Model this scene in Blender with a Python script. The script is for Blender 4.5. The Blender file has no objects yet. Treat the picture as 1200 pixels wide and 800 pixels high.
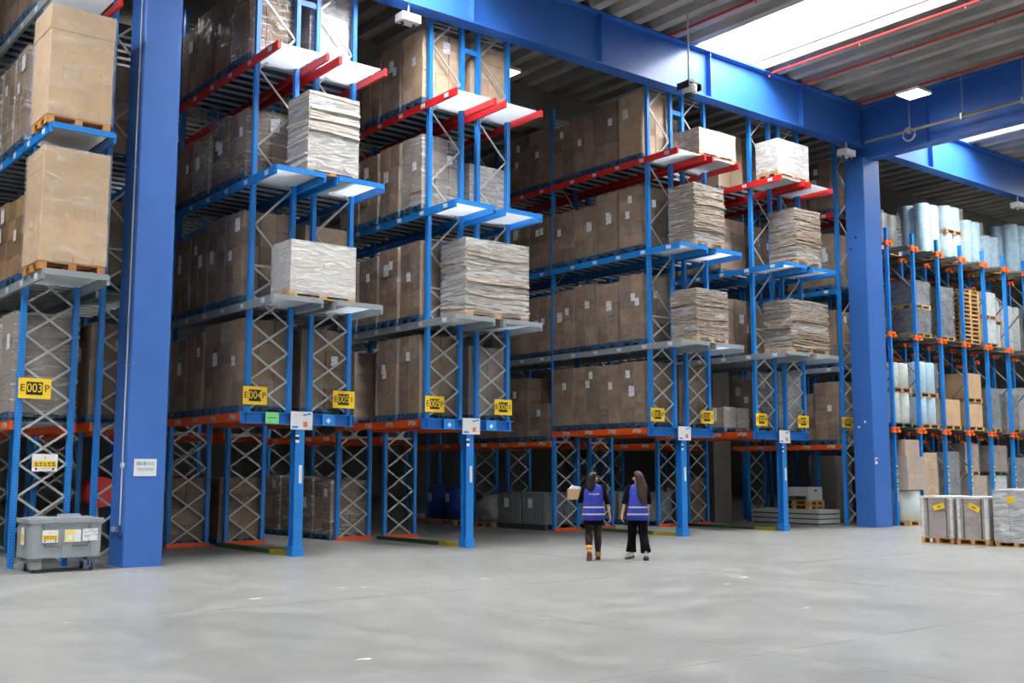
import bpy, bmesh, math, random
from mathutils import Vector, Matrix
random.seed(7)
sc = bpy.context.scene
COL = sc.collection

# ------------------------------------------------------------------ camera
# world: X runs along the rack fronts (away to the right), Y runs into the racks, Z up
F_PX, PITCH, YAW, ROLL, EYE = 1279.6, math.radians(6.812), math.radians(51.522), math.radians(.071), 1.65
fw = Vector((math.cos(YAW)*math.cos(PITCH), math.sin(YAW)*math.cos(PITCH), math.sin(PITCH)))
rt = Vector((math.sin(YAW), -math.cos(YAW), 0)); up = rt.cross(fw)
r2 = math.cos(ROLL)*rt + math.sin(ROLL)*up; u2 = -math.sin(ROLL)*rt + math.cos(ROLL)*up
cd = bpy.data.cameras.new('camera'); cam = bpy.data.objects.new('camera', cd); COL.objects.link(cam)
M = Matrix((r2, u2, -fw)).transposed().to_4x4(); M.translation = (0, 0, EYE); cam.matrix_world = M
cd.sensor_width = 36; cd.lens = F_PX/1200*36; cd.clip_end = 300
sc.camera = cam

# ------------------------------------------------------------------ light and exposure
SKYLIGHT = 56.0      # daylight given off by the translucent roof lights
w = bpy.data.worlds.new('world'); sc.world = w; w.use_nodes = True
w.node_tree.nodes['Background'].inputs[0].default_value = (.80, .88, 1, 1)
w.node_tree.nodes['Background'].inputs[1].default_value = .6
sc.view_settings.view_transform = 'Standard'; sc.view_settings.look = 'None'
sc.view_settings.gamma = 1; sc.view_settings.use_curve_mapping = False
sc.view_settings.exposure = -0.12
sc.cycles.use_denoising = True
sc.cycles.max_bounces = 8; sc.cycles.diffuse_bounces = 5; sc.cycles.glossy_bounces = 3
sc.cycles.transparent_max_bounces = 14; sc.cycles.transmission_bounces = 3
sc.cycles.sample_clamp_indirect = 6

# ------------------------------------------------------------------ materials
def lin(c):
    return tuple(((v/255)/12.92 if v/255 <= .04045 else ((v/255+.055)/1.055)**2.4) for v in c) + (1,)
MATS = {}
def mat(name, rgb, rough=.5, metal=0., var=0., noise=None, spec=.5, bump=0., nscale=8., stretch=(1, 1, 1), rnd=0., emit=0., trans=0.):
    """procedural principled material: noise colour variation in world space, per-object random value, bump"""
    if name in MATS: return MATS[name]
    m = bpy.data.materials.new(name); m.use_nodes = True; nt = m.node_tree; N = nt.nodes; L = nt.links
    b = N['Principled BSDF']; c = lin(rgb)
    b.inputs['Base Color'].default_value = c; b.inputs['Roughness'].default_value = rough
    b.inputs['Metallic'].default_value = metal; b.inputs['Specular IOR Level'].default_value = spec
    geo = N.new('ShaderNodeNewGeometry'); mp = N.new('ShaderNodeVectorMath'); mp.operation = 'MULTIPLY'
    mp.inputs[1].default_value = stretch; L.new(geo.outputs['Position'], mp.inputs[0])
    cur = None
    if var or noise:
        t = N.new('ShaderNodeTexNoise'); t.inputs['Scale'].default_value = nscale; t.inputs['Detail'].default_value = 5
        L.new(mp.outputs[0], t.inputs['Vector'])
        mx = N.new('ShaderNodeMix'); mx.data_type = 'RGBA'
        c2 = lin(noise) if noise else tuple(v*(1-var) for v in c[:3])+(1,)
        mx.inputs[6].default_value = c; mx.inputs[7].default_value = c2
        rp = N.new('ShaderNodeMapRange'); rp.inputs[1].default_value = .35; rp.inputs[2].default_value = .68
        L.new(t.outputs['Fac'], rp.inputs[0]); L.new(rp.outputs[0], mx.inputs[0]); cur = mx.outputs[2]
    if rnd:
        oi = N.new('ShaderNodeObjectInfo'); rp = N.new('ShaderNodeMapRange')
        rp.inputs[3].default_value = 1-rnd; rp.inputs[4].default_value = 1+rnd*.6; L.new(oi.outputs['Random'], rp.inputs[0])
        hs = N.new('ShaderNodeHueSaturation'); L.new(rp.outputs[0], hs.inputs['Value'])
        if cur: L.new(cur, hs.inputs['Color'])
        else: hs.inputs['Color'].default_value = c
        cur = hs.outputs[0]
    if cur: L.new(cur, b.inputs['Base Color'])
    if bump:
        t = N.new('ShaderNodeTexNoise'); t.inputs['Scale'].default_value = nscale*2; t.inputs['Detail'].default_value = 3
        L.new(mp.outputs[0], t.inputs['Vector'])
        bp = N.new('ShaderNodeBump'); bp.inputs['Strength'].default_value = bump; bp.inputs['Distance'].default_value = .03
        L.new(t.outputs['Fac'], bp.inputs['Height']); L.new(bp.outputs[0], b.inputs['Normal'])
    if emit:
        b.inputs['Emission Color'].default_value = c; b.inputs['Emission Strength'].default_value = emit
    if trans:
        tr = N.new('ShaderNodeBsdfTranslucent'); tr.inputs[0].default_value = c
        ms = N.new('ShaderNodeMixShader'); ms.inputs[0].default_value = trans
        L.new(b.outputs[0], ms.inputs[1]); L.new(tr.outputs[0], ms.inputs[2])
        L.new(ms.outputs[0], N['Material Output'].inputs[0])
    MATS[name] = m
    return m

def film_mat(name, tint=(235, 238, 240), base=.1, streak=.35, rough=.22, scale=5., stretch=(1.2, 1.2, 3.2)):
    """clear stretch film: mostly see-through, glossy, with milky streaks that also paint in its glare"""
    m = bpy.data.materials.new(name); m.use_nodes = True; nt = m.node_tree; N = nt.nodes; L = nt.links
    b = N['Principled BSDF']; b.inputs['Base Color'].default_value = lin(tint); b.inputs['Roughness'].default_value = rough
    b.inputs['Specular IOR Level'].default_value = .9
    geo = N.new('ShaderNodeNewGeometry'); mp = N.new('ShaderNodeVectorMath'); mp.operation = 'MULTIPLY'
    mp.inputs[1].default_value = stretch; L.new(geo.outputs['Position'], mp.inputs[0])
    t = N.new('ShaderNodeTexNoise'); t.inputs['Scale'].default_value = scale; t.inputs['Detail'].default_value = 4
    t.inputs['Distortion'].default_value = 1.2; L.new(mp.outputs[0], t.inputs['Vector'])
    rp = N.new('ShaderNodeMapRange'); rp.inputs[1].default_value = .45; rp.inputs[2].default_value = .75
    rp.inputs[3].default_value = base; rp.inputs[4].default_value = base+streak; L.new(t.outputs['Fac'], rp.inputs[0])
    bp = N.new('ShaderNodeBump'); bp.inputs['Strength'].default_value = .7; bp.inputs['Distance'].default_value = .05
    L.new(t.outputs['Fac'], bp.inputs['Height']); L.new(bp.outputs[0], b.inputs['Normal'])
    tr = N.new('ShaderNodeBsdfTransparent'); ms = N.new('ShaderNodeMixShader')
    L.new(rp.outputs[0], ms.inputs[0]); L.new(tr.outputs[0], ms.inputs[1]); L.new(b.outputs[0], ms.inputs[2])
    L.new(ms.outputs[0], N['Material Output'].inputs[0])
    MATS[name] = m
    return m

RB = mat('rack_blue', (30, 122, 204), .42, var=.15, nscale=3)
RBU = mat('upright_blue', (30, 126, 210), .42)
def perforate(m):
    """rows of punched slots on the upright faces"""
    nt = m.node_tree; N = nt.nodes; L = nt.links; b = N['Principled BSDF']
    tc = N.new('ShaderNodeTexCoord'); sp = N.new('ShaderNodeSeparateXYZ'); L.new(tc.outputs['Object'], sp.inputs[0])
    def mth(op, a, v=None):
        n = N.new('ShaderNodeMath'); n.operation = op; L.new(a, n.inputs[0])
        if v is not None:
            if isinstance(v, (int, float)): n.inputs[1].default_value = v
            else: L.new(v, n.inputs[1])
        return n.outputs[0]
    fz = mth('FRACT', mth('MULTIPLY', sp.outputs[2], 20.)); hz = mth('LESS_THAN', fz, .42)
    hx = mth('LESS_THAN', mth('ABSOLUTE', mth('SUBTRACT', mth('ABSOLUTE', sp.outputs[0]), .02)), .008)
    h = mth('MULTIPLY', hz, hx)
    mx = N.new('ShaderNodeMix'); mx.data_type = 'RGBA'; mx.inputs[6].default_value = lin((30, 126, 210)); mx.inputs[7].default_value = lin((8, 30, 60))
    L.new(h, mx.inputs[0]); L.new(mx.outputs[2], b.inputs['Base Color'])
perforate(RBU)
CB = mat('column_blue', (50, 98, 172), .45, noise=(54, 104, 180), nscale=1.2, bump=.03)
GB = mat('girder_blue', (44, 98, 178), .42, noise=(40, 90, 168), nscale=.8)
RED = mat('beam_red', (200, 32, 34), .42, var=.12, nscale=3)
ORG = mat('beam_orange', (226, 84, 26), .45, var=.15, nscale=3)
BLB = mat('beam_blue', (22, 122, 205), .42, var=.1, nscale=3)
GRY = mat('beam_grey', (148, 158, 164), .42, var=.1, nscale=3, metal=.2)
GALV = mat('galvanised', (186, 188, 186), .42, metal=.35, var=.15, nscale=6)
DECK = mat('grating', (226, 234, 240), .55, var=.1, nscale=9, trans=.5)
CARD = mat('cardboard', (140, 112, 86), .8, noise=(118, 93, 72), nscale=3.5, rnd=.36, spec=.2)
CARD2 = mat('cardboard_pale', (196, 166, 132), .8, noise=(184, 154, 120), nscale=3, rnd=.13, spec=.2)
CARDG = mat('cardboard_grey', (150, 136, 124), .8, noise=(134, 122, 112), nscale=3, rnd=.12, spec=.2)
CARDW = mat('carton_white', (214, 208, 200), .7, noise=(200, 192, 184), nscale=3, rnd=.06, spec=.2)
SHEET = mat('sheet_card', (170, 150, 130), .8, noise=(112, 96, 82), nscale=5, stretch=(1, 1, 9), spec=.2)
SHEETLIT = mat('sheet_card_lit', (224, 218, 210), .7, noise=(186, 172, 158), nscale=5, stretch=(1, 1, 9), spec=.3)  # sheet card whitened to paint in the strong rooflight on one stack
SHEETGLARE = mat('sheet_card_glare', (196, 184, 172), .7, noise=(140, 126, 112), nscale=5, stretch=(1, 1, 9), spec=.3)  # sheet card paled to paint in glare on the wide stack
TAPE = mat('packing_tape', (172, 138, 96), .35)
PBLUE = mat('pallet_blue', (24, 74, 112), .75, var=.35, nscale=9, rnd=.25)
PWOOD = mat('pallet_wood', (196, 156, 104), .8, noise=(160, 120, 76), nscale=7, rnd=.2)
PORG = mat('pallet_wood_warm', (206, 146, 78), .8, noise=(176, 120, 62), nscale=7, rnd=.15)
WHITE = mat('label_white', (226, 228, 230), .6)
WHITEP = mat('painted_white', (216, 218, 216), .5)
BLK = mat('black', (18, 18, 20), .5)
DKG = mat('dark_grey', (52, 56, 60), .55)
YEL = mat('sign_yellow', (244, 204, 40), .5)
INK = mat('ink', (40, 38, 34), .6)
CONC = mat('concrete', (128, 124, 116), .85, noise=(112, 108, 100), nscale=1.5, bump=.1)
ROOF = mat('roof_concrete', (176, 171, 164), .9, noise=(132, 127, 120), nscale=1.6, stretch=(1, .35, 1), bump=.08)
WALL = mat('wall_panel', (168, 168, 164), .8, var=.08, nscale=.5)
PIPE = mat('pipe_red', (176, 36, 34), .45)
BRASS = mat('conduit_metal', (176, 166, 130), .35, metal=.6)
FILM = film_mat('stretch_film', base=.07, streak=.26, rough=.13, scale=2.6, stretch=(1, 1, 2))
FILMW = film_mat('stretch_film_milky', base=.34, streak=.36, rough=.2, scale=2.5, stretch=(1, 1, 4))
FILMS = film_mat('stretch_film_streaky', base=.1, streak=.5, rough=.12, scale=2.2, stretch=(.8, .8, 5.5))

FILMM = film_mat('stretch_film_glare', base=.22, streak=.5, rough=.12, scale=2.0, stretch=(.7, .7, 6))  # stronger white streaks, painted in as bands of glare

def floor_mat():
    m = bpy.data.materials.new('polished_concrete_floor'); m.use_nodes = True; nt = m.node_tree; N = nt.nodes; L = nt.links
    b = N['Principled BSDF']; geo = N.new('ShaderNodeNewGeometry')
    def nz(scale, st, det=6, rot=0.):
        mp = N.new('ShaderNodeMapping'); mp.inputs['Scale'].default_value = st; mp.inputs['Rotation'].default_value = (0, 0, rot)
        L.new(geo.outputs['Position'], mp.inputs[0])
        t = N.new('ShaderNodeTexNoise'); t.inputs['Scale'].default_value = scale; t.inputs['Detail'].default_value = det
        L.new(mp.outputs[0], t.inputs['Vector']); return t.outputs['Fac']
    big = nz(.28, (1, 1, 1)); mid = nz(1.6, (1, 1, 1)); streak = nz(2.2, (.25, 2.6, 1), 5, .35); streak2 = nz(2.2, (2.4, .2, 1), 5, -.1)
    def mix(a, f, c, lo, hi):
        rp = N.new('ShaderNodeMapRange'); rp.inputs[1].default_value = lo; rp.inputs[2].default_value = hi; L.new(f, rp.inputs[0])
        mx = N.new('ShaderNodeMix'); mx.data_type = 'RGBA'; L.new(rp.outputs[0], mx.inputs[0])
        if isinstance(a, tuple): mx.inputs[6].default_value = a
        else: L.new(a, mx.inputs[6])
        mx.inputs[7].default_value = c; return mx.outputs[2]
    c = mix(lin((142, 143, 139)), big, lin((129, 130, 127)), .4, .65)
    c = mix(c, mid, lin((150, 150, 145)), .55, .8)
    c = mix(c, streak, lin((126, 126, 123)), .58, .82)
    c = mix(c, streak2, lin((153, 152, 147)), .6, .85)
    L.new(c, b.inputs['Base Color'])
    rr = N.new('ShaderNodeMapRange'); rr.inputs[1].default_value = .3; rr.inputs[2].default_value = .7
    rr.inputs[3].default_value = .28; rr.inputs[4].default_value = .45; L.new(mid, rr.inputs[0]); L.new(rr.outputs[0], b.inputs['Roughness'])
    b.inputs['Specular IOR Level'].default_value = .45
    return m
FLOORM = floor_mat()
SKYM = mat('skylight_pane', (255, 255, 255), .5, emit=SKYLIGHT)

# ------------------------------------------------------------------ builders
def tag(o, label, cat, group=None):
    o['label'] = label; o['category'] = cat
    if group: o['group'] = group
    return o
def link(name, me, parent=None, loc=(0, 0, 0), rot=None, scale=None):
    o = bpy.data.objects.new(name, me); COL.objects.link(o); o.location = loc
    if rot: o.rotation_euler = rot
    if scale: o.scale = scale
    if parent: o.parent = parent
    return o
def thing(name, loc, label, cat, group=None, rz=0):
    o = link(name, None, None, loc, (0, 0, rz) if rz else None); o.empty_display_size = .2
    return tag(o, label, cat, group)
class MB:
    """collects boxes, prisms and tubes into one mesh"""
    def __init__(s): s.v = []; s.f = []; s.sm = False
    def box(s, x0, x1, y0, y1, z0, z1):
        n = len(s.v)
        s.v += [(x0, y0, z0), (x1, y0, z0), (x1, y1, z0), (x0, y1, z0), (x0, y0, z1), (x1, y0, z1), (x1, y1, z1), (x0, y1, z1)]
        s.f += [tuple(n+i for i in q) for q in ((0, 3, 2, 1), (4, 5, 6, 7), (0, 1, 5, 4), (1, 2, 6, 5), (2, 3, 7, 6), (3, 0, 4, 7))]
        return s
    def rings(s, rings, cap=True, closed=True):
        n = len(s.v); k = len(rings[0])
        for r in rings: s.v += [tuple(p) for p in r]
        for i in range(len(rings)-1):
            for j in range(k if closed else k-1):
                a = n+i*k+j; b = n+i*k+(j+1) % k; s.f.append((a, b, b+k, a+k))
        if cap and closed:
            s.f.append(tuple(n+j for j in range(k))[::-1]); s.f.append(tuple(n+(len(rings)-1)*k+j for j in range(k)))
        return s
    def prism(s, prof, axis, a, b):
        """extrude a 2-D profile along an axis"""
        def P(q, t): return {'x': (t, q[0], q[1]), 'y': (q[0], t, q[1]), 'z': (q[0], q[1], t)}[axis]
        return s.rings([[P(q, a) for q in prof], [P(q, b) for q in prof]])
    def tube(s, pts, r, n=8):
        pts = [Vector(p) for p in pts]; R = []
        rs = r if isinstance(r, (list, tuple)) else [r]*len(pts)
        for i, p in enumerate(pts):
            d = (pts[min(i+1, len(pts)-1)]-pts[max(i-1, 0)]).normalized()
            a = d.cross(Vector((0, 0, 1)));
            if a.length < 1e-3: a = d.cross(Vector((0, 1, 0)))
            a.normalize(); b = d.cross(a)
            R.append([p+(a*math.cos(t*2*math.pi/n)+b*math.sin(t*2*math.pi/n))*rs[i] for t in range(n)])
        return s.rings(R)
    def lathe(s, prof, n=20, c=(0, 0)):
        return s.rings([[(c[0]+r*math.cos(t*2*math.pi/n), c[1]+r*math.sin(t*2*math.pi/n), z) for t in range(n)] for r, z in prof])
    def mesh(s, name, m, smooth=False):
        me = bpy.data.meshes.new(name); me.from_pydata(s.v, [], s.f)
        bm = bmesh.new(); bm.from_mesh(me); bmesh.ops.recalc_face_normals(bm, faces=bm.faces); bm.to_mesh(me); bm.free()
        me.materials.append(m)
        if smooth: me.shade_smooth()
        return me
    def obj(s, name, m, parent=None, loc=(0, 0, 0), smooth=False, rot=None):
        return link(name, s.mesh(name, m, smooth), parent, loc, rot)
UNIT = {}
def unit(m):
    if m.name not in UNIT: UNIT[m.name] = MB().box(-.5, .5, -.5, .5, 0, 1).mesh('block_'+m.name, m)
    return UNIT[m.name]
def bx(name, m, parent, x0, x1, y0, y1, z0, z1, rz=0):
    """a box that shares one unit mesh per material (leaf pieces only)"""
    return link(name, unit(m), parent, ((x0+x1)/2, (y0+y1)/2, z0), (0, 0, rz) if rz else None, (x1-x0, y1-y0, z1-z0))
def struct(o): o['kind'] = 'structure'; return o
TXT = {}
def text(name, s, size, m, parent, loc, rot=(math.pi/2, 0, 0), align='CENTER', wx=1.):
    key = (s, round(size, 4), m.name, align)
    if key not in TXT:
        cu = bpy.data.curves.new('lettering', 'FONT'); cu.body = s; cu.size = size; cu.align_x = align; cu.align_y = 'CENTER'; cu.extrude = .002
        cu.resolution_u = 3
        to = bpy.data.objects.new('tmp', cu); COL.objects.link(to)
        bpy.context.view_layer.update()
        me = bpy.data.meshes.new_from_object(to.evaluated_get(bpy.context.evaluated_depsgraph_get()))
        bpy.data.objects.remove(to); me.materials.clear(); me.materials.append(m); TXT[key] = me
    return link(name, TXT[key], parent, loc, rot, (wx, 1, 1))

# ------------------------------------------------------------------ the hall
ZR = 13.45
struct(MB().box(-30, 66, -30, 64, -.2, 0).obj('floor', FLOORM))
struct(MB().box(-30.3, -30, -30, 64, 0, 14).obj('wall_left', WALL))
struct(MB().box(66, 66.3, -30, 64, 0, 14).obj('wall_right', WALL))
struct(MB().box(-30, 66, 64, 64.3, 0, 14).obj('wall_back', WALL))
struct(MB().box(-30, 66, -30.3, -30, 0, 14).obj('wall_front', WALL))
SKX = [-21.6, -10.4, .8, 12.0, 23.2, 34.4, 45.6]; SKW = 1.3; WELL = 1.1; SKYS = [(12.3, 19.66), (-9.5, -2.5)]  # deep wells and the unseen second row are added to shape the light
def ceiling():
    """ribbed roof slabs running along Y, with openings for the roof lights"""
    mb = MB(); pitch, d = .72, .24
    prof = []
    x = -30.
    while x < 66:
        prof += [(x, ZR), (x+.26, ZR), (x+.32, ZR-d), (x+.60, ZR-d), (x+.66, ZR)]; x += pitch
    def strip(y0, y1, a, b):
        q = [p for p in prof if a <= p[0] <= b]
        q = [(a, ZR)]+q+[(b, ZR)]
        mb.prism(q+[(b, ZR+.3), (a, ZR+.3)], 'y', y0, y1)
    ys = [-30.]
    for a, b in sorted(SKYS): ys += [a, b]
    ys.append(64.)
    for i in range(0, len(ys), 2): strip(ys[i], ys[i+1], -30, 66)
    xs = [-30.]
    for q in SKX: xs += [q-SKW, q+SKW]
    xs.append(66.)
    for y0, y1 in SKYS:
        for i in range(0, len(xs), 2): strip(y0, y1, xs[i], xs[i+1])
    return struct(mb.obj('ceiling', ROOF))
ceiling()
pane_me = MB().box(-.58, .58, -1.08, 1.08, 0, .02).mesh('skylight_pane', SKYM)
def skylight(n, x, y0, y1):
    """roof light: a white well through the roof, added to narrow the light, with a row of translucent panes on top"""
    fr = MB()
    for q in (-1, 1): fr.box(q*SKW-.04 if q > 0 else -SKW, SKW if q > 0 else -SKW+.04, y0, y1, ZR, ZR+WELL)
    fr.box(-SKW, SKW, y0, y0+.04, ZR, ZR+WELL).box(-SKW, SKW, y1-.04, y1, ZR, ZR+WELL).box(-.02, .02, y0, y1, ZR+WELL-.1, ZR+WELL-.02)
    o = struct(fr.obj('window_%d' % n, WHITEP, None, (x, 0, 0)))
    k = round((y1-y0)/2.333); st = (y1-y0)/k
    for i in range(k):
        for q in (-1, 1): link('pane', pane_me, o, (q*.62, y1-st/2-st*i, ZR+WELL), None, (1, st/2.2, 1))
n = 0
for y0, y1 in SKYS:
    for x in SKX: n += 1; skylight(n, x, y0, y1)

# main girders: welded I-sections with stiffeners
def igirder(name, label, axis, a, b, c, z0, z1, stiff, m=GB, fl=.42):
    o = thing(name, (0, 0, 0), label, 'girder'); h = fl/2
    for nm, (p0, p1, q0, q1) in dict(web=(c-.02, c+.02, z0+.04, z1-.04), flange=(c-h, c+h, z0, z0+.04)).items():
        if axis == 'x': MB().box(a, b, p0, p1, q0, q1).obj(nm, m, o)
        else: MB().box(p0, p1, a, b, q0, q1).obj(nm, m, o)
    if axis == 'x': MB().box(a, b, c-h, c+h, z1-.04, z1).obj('flange', m, o)
    else: MB().box(c-h, c+h, a, b, z1-.04, z1).obj('flange', m, o)
    for t in stiff:
        if axis == 'x': MB().box(t-.012, t+.012, c-h+.03, c-.02, z0+.04, z1-.04).obj('stiffener', m, o)
        else: MB().box(c-h+.03, c-.02, t-.012, t+.012, z0+.04, z1-.04).obj('stiffener', m, o)
    return o
ZG0, ZG1 = 11.82, 13.19
igirder('steel_girder', 'long blue steel girder running above the rack fronts with vertical stiffeners', 'x', -29.9, 29.54, 19.45, ZG0, ZG1, [7.0, 14.2, 18.2, 22.3, 26.4])
igirder('steel_girder', 'blue steel girder beyond the right column, above the white rolls', 'x', 29.96, 65, 19.45, ZG0, ZG1, [33.5])
igirder('steel_girder', 'blue steel girder coming forward from the right column under the square lamp', 'y', -29.9, 19.88, 29.75, 11.45, ZG1, [17.2, 13.4, 9.6])
def column(label, x0, x1, y0, y1, h):
    o = thing('steel_column', ((x0+x1)/2, (y0+y1)/2, 0), label, 'column'); a, b = (x1-x0)/2, (y1-y0)/2
    bev = .02
    prof = [(-a+bev, -b), (a-bev, -b), (a, -b+bev), (a, b-bev), (a-bev, b), (-a+bev, b), (-a, b-bev), (-a, -b+bev)]
    MB().prism(prof, 'z', 0, h).obj('shaft', CB, o)
    return o
colL = column('thick blue steel column in front of the left racks, beside the grey bin', 6.65, 7.35, 19.15, 19.88, ZG0)
colR = column('thick blue steel column at the right, between the racks and the white rolls', 29.27, 30.15, 19.2, 19.9, 11.45)
# concrete frame further in
g = tag(MB().box(-29, 65, 24.6, 25.2, 11.95, 13.2).obj('concrete_girder', CONC), 'grey concrete girder deep above the racks', 'girder')
tag(MB().box(28.15, 29.0, 24.55, 25.25, 0, 11.95).obj('concrete_column', CONC), 'grey concrete column standing behind the rightmost double rack', 'column')

# ------------------------------------------------------------------ racks
Y0, BAY = 19.78, 3.82
ZO, ZO2, ZGR, ZB, ZRD = 2.79, 2.53, 4.954, 7.442, 9.914
UW = .09                                    # upright width
OUT, INN = 1.11, .23                        # upright centre lines off the rack axis
OVER = 1.16                                 # overhang of the transfer decks
ZTOP = 12.25
def upright_mesh(h):
    a, t = UW/2, .012
    prof = [(-a, -a-.01), (a, -a-.01), (a, a+.01), (a-.02, a+.01), (a-.02, -a+.012), (-a+.02, -a+.012), (-a+.02, a+.01), (-a, a+.01)]
    return MB().prism(prof, 'z', 0, h).mesh('upright', RBU)
UP = {}
def upright(parent, x, y, z0, z1, foot=True):
    h = round(z1-z0, 3)
    if h not in UP: UP[h] = upright_mesh(h)
    o = link('upright', UP[h], parent, (x, y, z0))
    if foot: link('foot_plate', FOOT, o)
    return o
FOOT = MB().box(-.07, .07, -.08, .08, 0, .012).mesh('foot_plate', GALV)
LAT, ZIG = .56, .8
def bar_mesh(run, rise):
    L = math.hypot(run, rise); return MB().box(-L/2, L/2, -.012, .012, -.02, .02).mesh('brace', GALV)
RUN = OUT-INN-UW
BARL, BARZ, BARH = bar_mesh(RUN, LAT), bar_mesh(RUN, ZIG), bar_mesh(RUN, 0)
def bracing(parent, x, y, z0, zmid, z1):
    """crossed lattice up to zmid, single zigzag above; every bar a piece of its own"""
    z = z0; k = 0
    while z+LAT <= zmid+.02:
        a = math.atan2(LAT, RUN)
        link('brace', BARL, parent, (x, y-.016, z+LAT/2), (0, -a, 0)); link('brace', BARL, parent, (x, y+.016, z+LAT/2), (0, a, 0)); z += LAT
    link('brace', BARH, parent, (x, y-.005, z+.02)); z += .04
    while z+ZIG <= z1:
        a = math.atan2(ZIG, RUN)*(1 if k % 2 else -1); k += 1
        link('brace', BARZ, parent, (x, y, z+ZIG/2), (0, -a, 0)); z += ZIG
BH = .16
BEAMS = {}
def beam(parent, m, x, side, y0, y1, zt, labels=None, cap=True):
    """step beam along Y; side -1 faces the left aisle"""
    L = round(y1-y0, 3); key = (m.name, L, side)
    if key not in BEAMS:
        s = side; prof = [(s*.028, -BH), (s*.028, 0), (-s*.004, 0), (-s*.004, -.035), (-s*.028, -.035), (-s*.028, -BH)]
        BEAMS[key] = MB().prism(prof, 'y', 0, L).mesh('beam', m)
    o = link('beam', BEAMS[key], parent, (x, y0, zt))
    if labels:
        for yy, wd in labels: link('label', LBL[wd], o, (side*.03, yy-y0, -BH/2))
    return o
def lbl_mesh(w, h, marks):
    mb = MB().box(-.002, .002, -w/2, w/2, -h/2, h/2)
    return mb.mesh('label', WHITE)
def label_mat(name, bg, fg, cut):
    m = bpy.data.materials.new(name); m.use_nodes = True; nt = m.node_tree; N = nt.nodes; L = nt.links; b = N['Principled BSDF']; b.inputs['Roughness'].default_value = .5
    tc = N.new('ShaderNodeTexCoord'); t = N.new('ShaderNodeTexNoise'); t.inputs['Scale'].default_value = cut; t.inputs['Detail'].default_value = 0
    mp = N.new('ShaderNodeVectorMath'); mp.operation = 'MULTIPLY'; mp.inputs[1].default_value = (1, 1, 6)
    L.new(tc.outputs['Object'], mp.inputs[0]); L.new(mp.outputs[0], t.inputs['Vector']); g = N.new('ShaderNodeMath'); g.operation = 'GREATER_THAN'; g.inputs[1].default_value = .55
    L.new(t.outputs['Fac'], g.inputs[0])
    mx = N.new('ShaderNodeMix'); mx.data_type = 'RGBA'; mx.inputs[6].default_value = lin(bg); mx.inputs[7].default_value = lin(fg)
    L.new(g.outputs[0], mx.inputs[0]); L.new(mx.outputs[2], b.inputs['Base Color']); MATS[name] = m; return m
PAPER = label_mat('printed_paper', (228, 230, 232), (186, 188, 194), 9.)
TAG = label_mat('printed_tag', (206, 198, 188), (110, 104, 98), 9.)
def lm(w, h, m): return MB().box(-.002, .002, -w/2, w/2, -h/2, h/2).mesh('label', m)
LBL = {'s': lm(.16, .09, PAPER), 'l': lm(.30, .09, TAG)}
XBAR = MB().box(-.53, .53, -.025, .025, -.05, -.004).mesh('crossbar', GALV)
DECKW = 1.03
def deck_mesh(L):
    """ribbed grating sheet, ribs across the deck"""
    mb = MB(); n = int(L/.05); pts = []
    for i in range(n+1):
        y = L*i/n; pts.append((y, -.012 if i % 2 else -.035))
    mb.rings([[(x, y, z) for y, z in pts] for x in (-.455, .455)], cap=False, closed=False)
    return mb.mesh('deck', DECK)
DK = deck_mesh(OVER+.25)
BOARDS = {}
def board(name, parent, x, y, z, w, h, m, t=.012):
    """thin upright board facing -Y, its own unscaled mesh so that it can carry sub-parts; y is its back face"""
    key = (round(w, 3), round(h, 3), m.name)
    if key not in BOARDS: BOARDS[key] = MB().box(-w/2, w/2, -t, 0, -h/2, h/2).mesh(name, m)
    return link(name, BOARDS[key], parent, (x, y, z))
def sign(parent, x, y, z, left, num, right, w=.5, h=.35):
    o = board('location_sign', parent, x, y, z, w, h, YEL)
    board('number_panel', o, -w*.01, -.012, 0, w*.5, h*.64, BLK, .004)
    text('lettering', num, h*.62, YEL, o, (-w*.01, -.026, 0), wx=.82)
    text('lettering', left, h*.5, INK, o, (-w*.38, -.015, 0)); text('lettering', right, h*.5, INK, o, (w*.37, -.015, 0))
    return o
def level_labels(y0, y1, kind):
    out = []; y = y0+.35
    while y < y1-.1: out.append((y, kind)); y += .92
    return out
def hpost_mesh():
    a, t = .1, .014
    prof = [(-a, -a), (a, -a), (a, -a+t), (t/2, -a+t), (t/2, a-t), (a, a-t), (a, a), (-a, a), (-a, a-t), (-t/2, a-t), (-t/2, -a+t), (-a, -a+t)]
    return MB().prism(prof, 'z', .2, 2.58).mesh('post', RB)
HPOST = hpost_mesh()
SIGNBLUE = mat('sign_blue', (40, 140, 226), .5); SIGNGREEN = mat('sign_green', (120, 214, 130), .5)
GREENR = mat('rail_green', (58, 92, 50), .6, var=.3, nscale=5); YELR = mat('rail_yellow', (176, 158, 40), .6, var=.3, nscale=5)
PRO = mat('print_orange', (220, 120, 80), .5)
PINK = mat('marker_red', (200, 80, 70), .5)
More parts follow.
